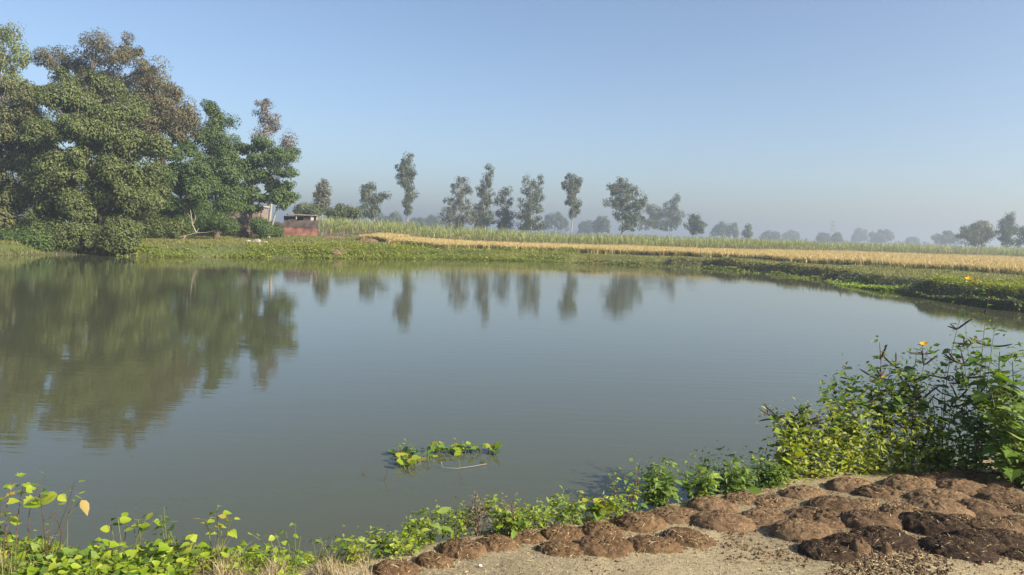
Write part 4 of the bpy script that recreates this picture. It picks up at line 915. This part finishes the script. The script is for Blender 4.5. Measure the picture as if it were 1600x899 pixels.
for nm_, tips in (('pod_shrub', [(1180, 652), (1188, 640), (1196, 630), (1206, 650), (1212, 660), (1240, 628), (1252, 634), (1262, 630)]),):
    r_ = bpy.data.objects[nm_]; m_ = MB(); D_ = r_.location.y+.1; j0 = PD(1222, 646, D_)
    for (x, y) in tips:
        q = PD(x, y, D_+random.gauss(0, .04)); a_ = PD(1200 if x < 1220 else 1255, 648, D_); add_obj(r_, random.choice(PODM), 'seed_pod', a_, q-a_, .11)
    m_.tube([PD(1268, 700, D_), PD(1255, 652, D_), j0, PD(1198, 648, D_)], [.005, .004, .003, .002], 5); m_.build('twig', STEM_B, r_, True, np.array(r_.location))
plant('lobed_leaf_plant', 'large plant with pale lobed leaves filling the right edge', (1590, 742), [(1562, 550), (1582, 565), (1598, 550), (1548, 600), (1572, 610), (1590, 625), (1555, 650), (1585, 665)], 'lobed', .22, [PALEG, PALEG, GREEN], 10, .1, STEM_G, .007, small=(S_GREEN, 80, .06, .09), group='pod shrubs on the bank', wide=1.2, lipoff=-.05)
plant('lobed_leaf_plant', 'lower lobed-leaf plant in front with bright leaves near the cakes', (1592, 752), [(1575, 650), (1590, 670), (1602, 640), (1612, 600), (1560, 690), (1596, 705)], 'lobed', .14, [PALEG, GREEN, GREEN], 10, .1, STEM_G, .006, small=(S_GREEN, 80, .05, .08), group='pod shrubs on the bank', wide=1.2, lipoff=-.15)
plant('dry_stalk', 'brown dry stalk standing among the yellow-green weeds', (1456, 722), [(1452, 612), (1448, 640)], 'lance', .05, [DRYL], 3, .6, DEAD, .006, cat='stalk')
# dried brown weeds by the water
for i, (x, y, tp, lb) in enumerate([(748, 822, [(744, 772), (752, 778), (740, 788), (756, 790), (735, 796), (762, 800)], 'dried brown weed with a tall spike beside the round-leaved plant'), (790, 815, [(786, 780), (796, 784), (782, 794), (800, 796)], 'dried drooping weed right of the round-leaved plant')]):
    plant('dried_weed', lb, (x, y), tp, 'lance', .045, [DRYL], 4, .3, STEM_B, .0028, cat='dried weed', small=(DRYL, 40, .02, .03))

# ------------------------------------------------------------------ floating plants
GF = 'plants floating on the pond'
def floater(name, label, clumps, kind, size, mats, n, sprigs=()):
    c = P(clumps[0][0], clumps[0][1], 0); root = empty(name, c, label, 'water plant', GF); sm = MB()
    for px, py in clumps:
        q = P(px, py, 0)
        for k in range(n):
            a_ = random.uniform(0, 6.28); rr = random.uniform(.01, .07); hh = random.uniform(.015, .09)
            p0 = q+np.array([math.cos(a_)*rr*.4, math.sin(a_)*rr*.4, -.01]); p1 = q+np.array([math.cos(a_)*rr, math.sin(a_)*rr, hh]); sm.tube([p0, p1], [.005, .003], 4, cap=False)
            add_leaf(root, p1, (math.cos(a_), math.sin(a_), random.uniform(.0, .8)), (random.gauss(0, .3), -.4, 1), size*random.uniform(.7, 1.2), kind, random.choice(mats))
    for (x0, y0, x1, y1) in sprigs:
        a_ = P(x0, y0, 0); e = PD(x1, y1, a_[1]); mid_ = (a_+e)/2+np.array([random.gauss(0, .015), 0, 0]); sm.tube([a_, mid_, e], [.004, .003, .0015], 4, cap=False)
        for k in range(5):
            t = random.uniform(.3, 1); q = a_+(e-a_)*t; an = random.uniform(0, 6.28); add_leaf(root, q, (math.cos(an), math.sin(an)*.6, random.uniform(0, .9)), (0, -.4, 1), .045, 'lance', random.choice([GREEN, PALEG]))
    sm.build('stems', STEM_G, root, True, c)['kind'] = 'stuff'
    return root
floater('water_hyacinth', 'floating clump with a spray of thin leafy sprigs', [(618, 711), (628, 713), (638, 714)], 'round', .07, [LIME, GREEN, DEEP], 6, [(626, 713, 622, 690), (632, 713, 634, 688), (638, 714, 642, 692), (630, 713, 628, 694), (644, 715, 644, 700), (648, 716, 650, 704)])
floater('water_hyacinth', 'yellowish floating clump nearest the shore with pale rotten leaf', [(634, 724), (642, 728), (652, 727), (636, 733)], 'round', .075, [LIME, GREEN, LIME, YELLOW], 5)
floater('water_hyacinth', 'small upright floating sprig between the two larger clumps', [(668, 720)], 'ovate', .07, [GREEN, LIME], 6, [(668, 722, 662, 698), (676, 724, 674, 708)])
floater('water_hyacinth', 'bright round-leaved floating clump at the start of the chain', [(681, 706), (686, 708)], 'round', .08, [LIME, GREEN, YELLOW], 6)
floater('water_hyacinth', 'low floating clump in the middle of the chain', [(697, 707), (704, 706)], 'round', .075, [LIME, GREEN, YELLOW], 5)
floater('water_hyacinth', 'floating clump in the chain with a tall dry flower tip', [(716, 706), (724, 710), (735, 706)], 'round', .075, [LIME, GREEN], 5, [(715, 706, 713, 686), (720, 732, 721, 705), (724, 708, 722, 690)])
floater('water_hyacinth', 'two-leaved upright floating clump apart from the chain', [(750, 708)], 'ovate', .10, [GREEN, LIME], 5)
floater('water_hyacinth', 'yellow-leaved floating clump, last of the chain toward open water', [(766, 709), (772, 708)], 'round', .08, [YELLOW, LIME, GREEN], 5)
STR = noisemat('straw', [(.40, .31, .16), (.55, .46, .28)], 30, rough=.7)
for pts, lb, nm, mt, r in [([(689, 727), (692, 731), (715, 732), (738, 729), (760, 725)], 'long pale straw stem floating below the weed chain', 'floating_straw', DEAD, .0026)]:
    m_ = MB(); q = np.array([P(x, y, .02) for x, y in pts]); q[0][2] += .04; m_.tube(q, r, 5); o_ = m_.build(nm, mt, None, True, q[2]); tag(o_, lb, 'straw')
for i, (a_, e, lb) in enumerate([((599, 756), (606, 730), 'thin twig sticking out of the water, tallest of three'), ((568, 747), (565, 737), 'short twig in the water, left of the pair'), ((573, 748), (569, 736), 'short twig in the water, right of the pair')]):
    p0 = P(*a_, -.03); p1 = PD(*e, p0[1]); m_ = MB(); m_.tube([p0, (p0+p1)/2+np.array([.01, 0, 0]), p1], [.005, .004, .002], 5); o_ = m_.build('water_twig', STEM_B, None, True, p0); tag(o_, lb, 'twig', 'twigs standing in the water')

# ------------------------------------------------------------------ grass tufts and litter on the near bank
def lip_xy(px0, px1, n, off0, off1):
    xs_ = np.array([p[0] for p in near_lip]); px = RNG.uniform(px0, px1, n)
    x = np.interp(px, xs_, near_pts_np[:, 0]); y = np.interp(px, xs_, near_pts_np[:, 1]); o_ = RNG.uniform(off0, off1, n)
    i = np.clip(np.searchsorted(xs_, px)-1, 0, len(xs_)-2); t_ = unit(near_pts_np[i+1]-near_pts_np[i])
    return x+t_[:, 1]*o_, y-t_[:, 0]*o_
near_pts_np = np.array(near)
def lipgrass(name, label, mat, specs, wdt=.005):
    g_ = MB()
    for px0, px1, n, o0, o1, h0, h1 in specs:
        x, y = lip_xy(px0, px1, n, o0, o1); cl_ = fbm(np.stack([x*7, y*7, 0*x], 1), 2, 141); kp = cl_ > RNG.uniform(-.6, .3, n); x, y, cl_ = x[kp], y[kp], cl_[kp]
        z, _ = height(x, y, False); z = np.maximum(z, 0)
        a_ = RNG.uniform(0, 6.28, len(x)); ln = np.stack([np.cos(a_), np.sin(a_)], 1)*RNG.uniform(.1, .9, len(x))[:, None]
        blades(g_, np.stack([x, y, z-.005], 1), RNG.uniform(h0, h1, len(x))*np.clip(.75+cl_, .4, 1.4), ln, np.full(len(x), wdt), 3, .8)
    return tag(g_.build(name, mat), label, 'grass', None, 'stuff')
lipgrass('dry_grass', 'dry straw-coloured grass along the lip of the near bank', DRYG, [(330, 560, 5200, .05, .75, .05, .13), (540, 760, 2600, .02, .30, .05, .14), (760, 1010, 2600, .05, .30, .03, .08), (1010, 1330, 900, .05, .35, .03, .09), (1400, 1560, 1600, .0, .3, .08, .25), (-60, 200, 900, .1, .9, .05, .16)])
lipgrass('green_grass', 'green grass blades growing along the near water edge', GRASS, [(300, 560, 1600, -.05, .5, .05, .15), (600, 740, 1500, -.1, .25, .07, .22), (560, 640, 300, -.05, .2, .05, .14), (780, 1250, 1800, -.1, .25, .05, .13), (1220, 1600, 4200, -.15, .35, .12, .50), (-80, 260, 1500, .0, .9, .06, .2)])
n = 700; x = RNG.uniform(-.9, 2.3, n); y = RNG.uniform(3.7, 5.2, n); d = signed_dist(x, y); c_ = fbm(np.stack([x*2, y*2, 0*x], 1), 2, 151); kp = (d > .45) & (c_ > .05); x, y = x[kp], y[kp]; z, _ = height(x, y)
g_ = MB(); ln = RNG.normal(0, .5, (len(x), 2)); blades(g_, np.stack([x, y, z], 1), RNG.uniform(.012, .045, len(x)), ln, np.full(len(x), .003), 2, .8)
tag(g_.build('ground_sprouts', GRASS), 'tiny sparse grass sprouts on the bare sandy ground', 'grass', None, 'stuff')

# ------------------------------------------------------------------ dung cakes
def dungmat(name, cols, straw=(.30, .20, .09)):
    m, N, L = newmat(name); tc = N.new('ShaderNodeTexCoord'); oi = N.new('ShaderNodeObjectInfo')
    va = N.new('ShaderNodeVectorMath'); va.operation = 'ADD'; sc = N.new('ShaderNodeVectorMath'); sc.operation = 'SCALE'; cx = N.new('ShaderNodeCombineXYZ')
    L.new(oi.outputs['Random'], cx.inputs[0]); L.new(oi.outputs['Random'], cx.inputs[1]); L.new(cx.outputs[0], sc.inputs[0]); sc.inputs['Scale'].default_value = 30
    L.new(tc.outputs['Object'], va.inputs[0]); L.new(sc.outputs[0], va.inputs[1])
    n1_ = N.new('ShaderNodeTexNoise'); n1_.inputs['Scale'].default_value = 16; n1_.inputs['Detail'].default_value = 6; n1_.inputs['Roughness'].default_value = .7; L.new(va.outputs[0], n1_.inputs['Vector'])
    rp = ramp(N, [(.30, cols[0]), (.5, cols[1]), (.72, cols[2])]); L.new(n1_.outputs[0], rp.inputs[0])
    mp = N.new('ShaderNodeMapping'); mp.inputs['Scale'].default_value = (26, 110, 60); mp.inputs['Rotation'].default_value = (0, 0, .5); L.new(va.outputs[0], mp.inputs[0])
    n2 = N.new('ShaderNodeTexNoise'); n2.inputs['Scale'].default_value = 1; n2.inputs['Detail'].default_value = 4; n2.inputs['Distortion'].default_value = 1.2; L.new(mp.outputs[0], n2.inputs['Vector'])
    r2 = ramp(N, [(.60, (0, 0, 0)), (.70, (1, 1, 1))]); L.new(n2.outputs[0], r2.inputs[0])
    mx = N.new('ShaderNodeMix'); mx.data_type = 'RGBA'; mm = N.new('ShaderNodeMath'); mm.operation = 'MULTIPLY'; mm.inputs[1].default_value = .45; L.new(r2.outputs[0], mm.inputs[0]); L.new(mm.outputs[0], mx.inputs[0]); L.new(rp.outputs[0], mx.inputs[6]); mx.inputs[7].default_value = (*straw, 1)
    n3 = N.new('ShaderNodeTexNoise'); n3.inputs['Scale'].default_value = 55; n3.inputs['Detail'].default_value = 7; n3.inputs['Roughness'].default_value = .75; L.new(va.outputs[0], n3.inputs['Vector'])
    ad = N.new('ShaderNodeMath'); L.new(n3.outputs[0], ad.inputs[0]); L.new(n2.outputs[0], ad.inputs[1])
    bm = N.new('ShaderNodeBump'); bm.inputs['Strength'].default_value = .9; bm.inputs['Distance'].default_value = .014; L.new(ad.outputs[0], bm.inputs['Height'])
    b = N.new('ShaderNodeBsdfPrincipled'); b.inputs['Roughness'].default_value = .9; b.inputs['Specular IOR Level'].default_value = .15
    L.new(mx.outputs[2], b.inputs['Base Color']); L.new(bm.outputs[0], b.inputs['Normal'])
    o = N.new('ShaderNodeOutputMaterial'); L.new(b.outputs[0], o.inputs[0]); return m
DM = {'red': dungmat('dung_reddish', [(.060, .035, .020), (.145, .088, .046), (.25, .162, .085)]),
      'dry': dungmat('dung_dry', [(.080, .048, .027), (.185, .118, .066), (.28, .19, .11)]),
      'mix': dungmat('dung_half_dry', [(.040, .025, .016), (.125, .078, .045), (.21, .14, .082)]),
      'wet': dungmat('dung_fresh', [(.022, .014, .010), (.042, .027, .018), (.085, .055, .033)])}
ORD = ['first', 'second', 'third', 'fourth', 'fifth', 'sixth', 'seventh', 'eighth', 'ninth', 'tenth', 'eleventh', 'twelfth', 'thirteenth', 'fourteenth', 'fifteenth', 'sixteenth', 'seventeenth', 'eighteenth', 'nineteenth', 'twentieth', 'twenty-first']
ROWS = [('the row along the water edge', [(620, 878, 74, 'red'), (680, 866, 64, 'red'), (723, 848, 80, 'red'), (777, 838, 70, 'red'), (823, 830, 58, 'red'), (882, 824, 72, 'red'), (944, 820, 74, 'red'), (1000, 808, 86, 'red'), (1062, 797, 68, 'dry'), (1118, 782, 66, 'dry'), (1163, 772, 50, 'dry'), (1207, 775, 50, 'dry'), (1254, 763, 56, 'dry'), (1335, 752, 66, 'dry'), (1425, 750, 68, 'dry'), (1465, 740, 50, 'mix'), (1494, 731, 52, 'dry'), (1556, 744, 62, 'mix'), (1597, 752, 40, 'wet')]),
 ('the second row from the water', [(880, 848, 66, 'red'), (944, 844, 74, 'red'), (1020, 842, 74, 'red'), (1080, 834, 70, 'red'), (1132, 808, 80, 'dry'), (1205, 801, 72, 'dry'), (1310, 781, 70, 'mix'), (1357, 783, 46, 'dry'), (1376, 763, 58, 'mix'), (1470, 771, 76, 'dry'), (1512, 757, 70, 'dry'), (1572, 768, 66, 'mix')]),
 ('the third row from the water', [(1278, 802, 80, 'mix'), (1365, 806, 86, 'mix'), (1416, 792, 60, 'dry'), (1468, 788, 74, 'dry'), (1538, 790, 66, 'mix'), (1594, 790, 44, 'mix')]),
 ('the fourth row from the water', [(1257, 823, 82, 'dry'), (1377, 834, 82, 'wet'), (1463, 815, 88, 'wet'), (1504, 808, 52, 'mix'), (1550, 814, 66, 'mix'), (1592, 808, 40, 'mix')]),
 ('the front row nearest the straw litter', [(1296, 854, 74, 'wet'), (1334, 840, 66, 'wet'), (1496, 848, 88, 'wet'), (1530, 838, 70, 'wet'), (1572, 834, 74, 'wet'), (1597, 860, 52, 'wet')])]
CT = {'red': 'reddish-brown', 'dry': 'dry light-brown', 'mix': 'half-dry brown', 'wet': 'fresh dark'}
special = {(620, 878): 'reddish-brown dung cake at the near end of the water-edge row, beside bare sand', (680, 866): 'small reddish dung cake squeezed behind the one at the near row end',
 (1278, 802): 'finger-ridged brown dung cake at the left end of the third row', (1365, 806): 'large dung cake with deep finger grooves in the third row', (1463, 815): 'large smooth fresh dark dung cake in the middle of the fourth row',
 (1296, 854): 'fresh dark dung cake at the left tip of the front row', (1257, 823): 'dry light-brown dung cake bordering the bare sand, left end of fourth row', (1597, 860): 'dark dung cake cut by the right picture edge, lowest of all'}
FIB = noisemat('brown_fibre', [(.10, .06, .03), (.24, .16, .085)], 30, rough=.9)
rim = []
na, nr_ = 64, 26
A_ = np.arange(na)*2*math.pi/na
ci = 0
for rname, cakes in ROWS:
    for k, (px, py, wpx, kind) in enumerate(cakes):
        c = P(px, py+wpx*.06, .70); zg = gz(c[0], c[1]); c = P(px, py+wpx*.06, zg+.03); c[2] = gz(c[0], c[1])
        rx = wpx*c[1]/F*.5*(1.04 if 'edge' in rname and px < 1030 else 1.32); ry = rx*random.uniform(.66, .95); hz = rx*(random.uniform(.30, .40) if 'edge' in rname and px < 1030 else random.uniform(.22, .36)); ro = R(random.uniform(-32, 2)); gr = (px, py) in ((1278, 802), (1365, 806), (1376, 763), (1463, 815))
        T = np.linspace(0, 1, nr_); rr, aa = np.meshgrid(T, A_, indexing='ij'); rr, aa = rr.ravel(), aa.ravel()
        pf = (1-rr**random.uniform(1.9, 3.0))**random.uniform(.6, .85)
        x_ = rr*np.cos(aa); y_ = rr*np.sin(aa)
        q = np.stack([x_*1.5+ci*5.3, y_*1.5, 0*x_+ci], 1)
        edge = 1+.12*fbm(np.stack([np.cos(aa)*1.6+ci*3.1, np.sin(aa)*1.6, 0*aa], 1), 3, 161)*rr
        zz_ = pf*hz*(1+.16*fbm(q, 2, 171))
        rough = .007*fbm(q*4, 3, 181)+.012*fbm(q*np.array([11, 19, 1]), 3, 191)
        if gr: rough = rough+.006*np.sin((y_*.55+x_*.85)*15+2*vnoise(q*2, 5))*(1-rr**4)
        zz_ = zz_+rough*(pf > .05)*1.2
        V = np.stack([x_*rx*edge*(1+.05*vnoise(q*6, 7)), y_*ry*edge*(1+.05*vnoise(q*6, 8)), np.where(rr > .999, -.025, zz_)], 1)
        idx_ = np.arange(nr_*na).reshape(nr_, na); a0 = idx_[:-1]; b0 = idx_[1:]
        Fq = np.stack([a0, b0, np.roll(b0, -1, 1), np.roll(a0, -1, 1)], -1).reshape(-1, 4)
        lab = special.get((px, py), f'{CT[kind]} dung cake, {ORD[k]} from the left in {rname}')
        root = empty('dung_cake', c, lab, 'dung cake', 'dung cakes drying on the bank'); root.rotation_euler = (random.gauss(0, .05), random.gauss(0, .05), ro)
        m_ = MB(); m_.add(V, Fq); m_.build('cake', DM[kind], root, True)
        s_ = MB(); ns = random.randint(60, 100)
        j = RNG.integers(na*3, na*(nr_-1), ns); ang = RNG.uniform(0, 6.28, ns); L_ = RNG.uniform(.015, .07, ns)*(1+.6*(RNG.uniform(0, 1, ns) > .9))
        d_ = np.stack([np.cos(ang), np.sin(ang), -.35*np.hypot(x_[j], y_[j])], 1); q0 = V[j]+np.array([0, 0, .003])
        W_ = np.full(ns, .0035); leaf_quads(s_, q0-d_*L_[:, None]*.5, d_, np.stack([x_[j], y_[j], np.ones(ns)], 1), L_, W_)
        s_.m[0] = (RNG.uniform(0, 1, ns) > .35).astype(int); s_.build('straw', [STR, FIB], root)['kind'] = 'stuff'
        nn = 70; ra = RNG.uniform(0, 6.28, nn); rr2 = 1+np.abs(RNG.normal(0, .10, nn))
        xl, yl = np.cos(ra)*rx*rr2, np.sin(ra)*ry*rr2
        rim.append(np.stack([c[0]+xl*math.cos(ro)-yl*math.sin(ro), c[1]+xl*math.sin(ro)+yl*math.cos(ro), 0*xl], 1))
        ci += 1

# lumps, crumbs and straw
def lump(px, py, r, label, mat):
    c = P(px, py, .70); c[2] = gz(c[0], c[1]); m_ = MB(); V, Fc = heap((0, 0, 0), r, r*.85, r*1.1, int(px), 7, 14, .7); m_.add(V, Fc); o_ = m_.build('dung_lump', mat, None, True); o_.location = c; tag(o_, label, 'dung lump', 'loose dung lumps')
lump(1467, 868, .045, 'round dark dung lump lying alone in front of the dark cakes', DM['wet'])
lump(1385, 868, .05, 'crumbly dung lump among the straw litter', DM['mix'])
lump(1518, 876, .032, 'small dung lump on the pale sand near the lower right', DM['mix'])
lump(1532, 886, .022, 'tiny dung crumb lump, lowest on the pale sand', DM['mix'])
lump(1345, 866, .07, 'flat crumbled dung lump against the dark left front cake', DM['mix'])
def scatter(n, pxr, pyr, dens=None):
    px = RNG.uniform(*pxr, n); py = RNG.uniform(*pyr, n); p = np.array([P(a_, b_, .72) for a_, b_ in zip(px, py)]); d = signed_dist(p[:, 0], p[:, 1]); kp = d > .35
    if dens is not None: kp &= RNG.uniform(0, 1, n) < dens(px, py, p)
    p = p[kp]; p[:, 2] = height(p[:, 0], p[:, 1])[0]; return p
OCT = np.array([(1, 0, 0), (0, 1, 0), (-1, 0, 0), (0, -1, 0), (0, 0, 1), (0, 0, -.6)]); OF = np.array([(0, 1, 4), (1, 2, 4), (2, 3, 4), (3, 0, 4), (1, 0, 5), (2, 1, 5), (3, 2, 5), (0, 3, 5)])
def crumbs(name, label, mat, pts, r0_, r1_):
    m_ = MB(); n = len(pts); r_ = RNG.uniform(0, 1, n)**2.2*(r1_-r0_)+r0_
    V = OCT[None]*r_[:, None, None]*RNG.uniform(.5, 1.3, (n, 6, 1)); a_ = RNG.uniform(0, 6.28, n); ca_, sa_ = np.cos(a_)[:, None], np.sin(a_)[:, None]
    V = np.stack([V[:, :, 0]*ca_-V[:, :, 1]*sa_, V[:, :, 0]*sa_+V[:, :, 1]*ca_, V[:, :, 2]], 2)+pts[:, None, :]
    m_.add(V.reshape(-1, 3), (OF[None]+(np.arange(n)*6)[:, None, None]).reshape(-1, 3)); return tag(m_.build(name, mat), label, 'crumbs', None, 'stuff')
crumbs('dung_crumbs', 'dark dung crumbs scattered on the bare sandy ground', DM['mix'], scatter(3600, (900, 1640), (795, 915), lambda x, y, p: np.clip(.25+.9*fbm(p*3, 2, 201)+.35*(x > 1150), 0, 1)), .0025, .012)
rim = np.concatenate(rim); rim[:, 2] = height(rim[:, 0], rim[:, 1])[0]
crumbs('rim_crumbs', 'crumbled dung bits around the rims of the cakes', DM['dry'], rim, .003, .012)
crumbs('cake_crumbs', 'dung crumbs and fibres filling the gaps between the packed dung cakes', DM['dry'], scatter(8500, (1130, 1640), (738, 872), lambda x, y, p: np.clip(.35+1.2*fbm(p*4, 2, 205)+.4*(x > 1280), 0, 1)), .003, .015)
crumbs('soil_crumbs', 'small sandy clods on the near ground', noisemat('clod', [(.20, .165, .12), (.36, .30, .22)], 9), scatter(5200, (480, 1640), (830, 915), lambda x, y, p: np.clip(.4+.9*fbm(p*4, 2, 203), 0, 1)), .002, .008)
crumbs('litter_crumbs', 'heap of crumbled dung mixed with straw at the lower right', DM['mix'], scatter(3000, (1290, 1500), (852, 912), lambda x, y, p: np.clip(1-((x-1390)/95)**2-((y-893)/40)**2+.3, 0, 1)), .004, .018)
m_ = MB()
for pts, l0, l1 in ((scatter(900, (620, 1640), (780, 915), None), .012, .05), (scatter(1500, (1280, 1500), (850, 915), lambda x, y, p: np.clip(1.2-((x-1390)/100)**2-((y-888)/40)**2, 0, 1)), .015, .07), (scatter(500, (440, 760), (840, 900), None), .01, .05)):
    n = len(pts); a_ = RNG.uniform(0, 6.28, n); d_ = np.stack([np.cos(a_), np.sin(a_), RNG.normal(0, .2, n)], 1); L_ = RNG.uniform(l0, l1, n); leaf_quads(m_, pts+np.array([0, 0, .006]), d_, np.array([[0, 0, 1.0]])+RNG.normal(0, .3, (n, 3)), L_, np.full(n, .0035))
tag(m_.build('straw_litter', STR), 'loose straw bits strewn on the bank', 'straw', None, 'stuff')
c = P(750, 870, .70); c[2] = gz(c[0], c[1])+.004
m_ = MB(); V = np.array([(-.02, -.004, .004), (-.006, -.014, .014), (.012, -.012, .012), (.022, .0, .002), (.012, .012, .016), (-.01, .012, .012), (0, 0, .022)]); V2 = V-np.array([0, 0, .002]); m_.add(V, [(i, (i+1) % 6, 6) for i in range(6)])
o_ = m_.build('paper_scrap', noisemat('white_paper', [(.7, .68, .62), (.82, .8, .76)], 20)); o_.location = c; o_.scale = (.75,)*3; tag(o_, 'white crumpled paper scrap on the sand below the water-edge row', 'paper')
#HAZE
hb_ = MB(); hb_.box((0, 2450, 15.0), (8600, 6500, 34.0)); 
m, N, L = newmat('haze_air'); pv = N.new('ShaderNodeVolumePrincipled'); pv.inputs['Color'].default_value = (.80, .89, .98, 1); pv.inputs['Density'].default_value = .0015; pv.inputs['Anisotropy'].default_value = .5
o = N.new('ShaderNodeOutputMaterial'); L.new(pv.outputs[0], o.inputs['Volume'])
hz_ = hb_.build('haze', m); tag(hz_, 'thin morning haze over the fields', None, None, 'stuff')
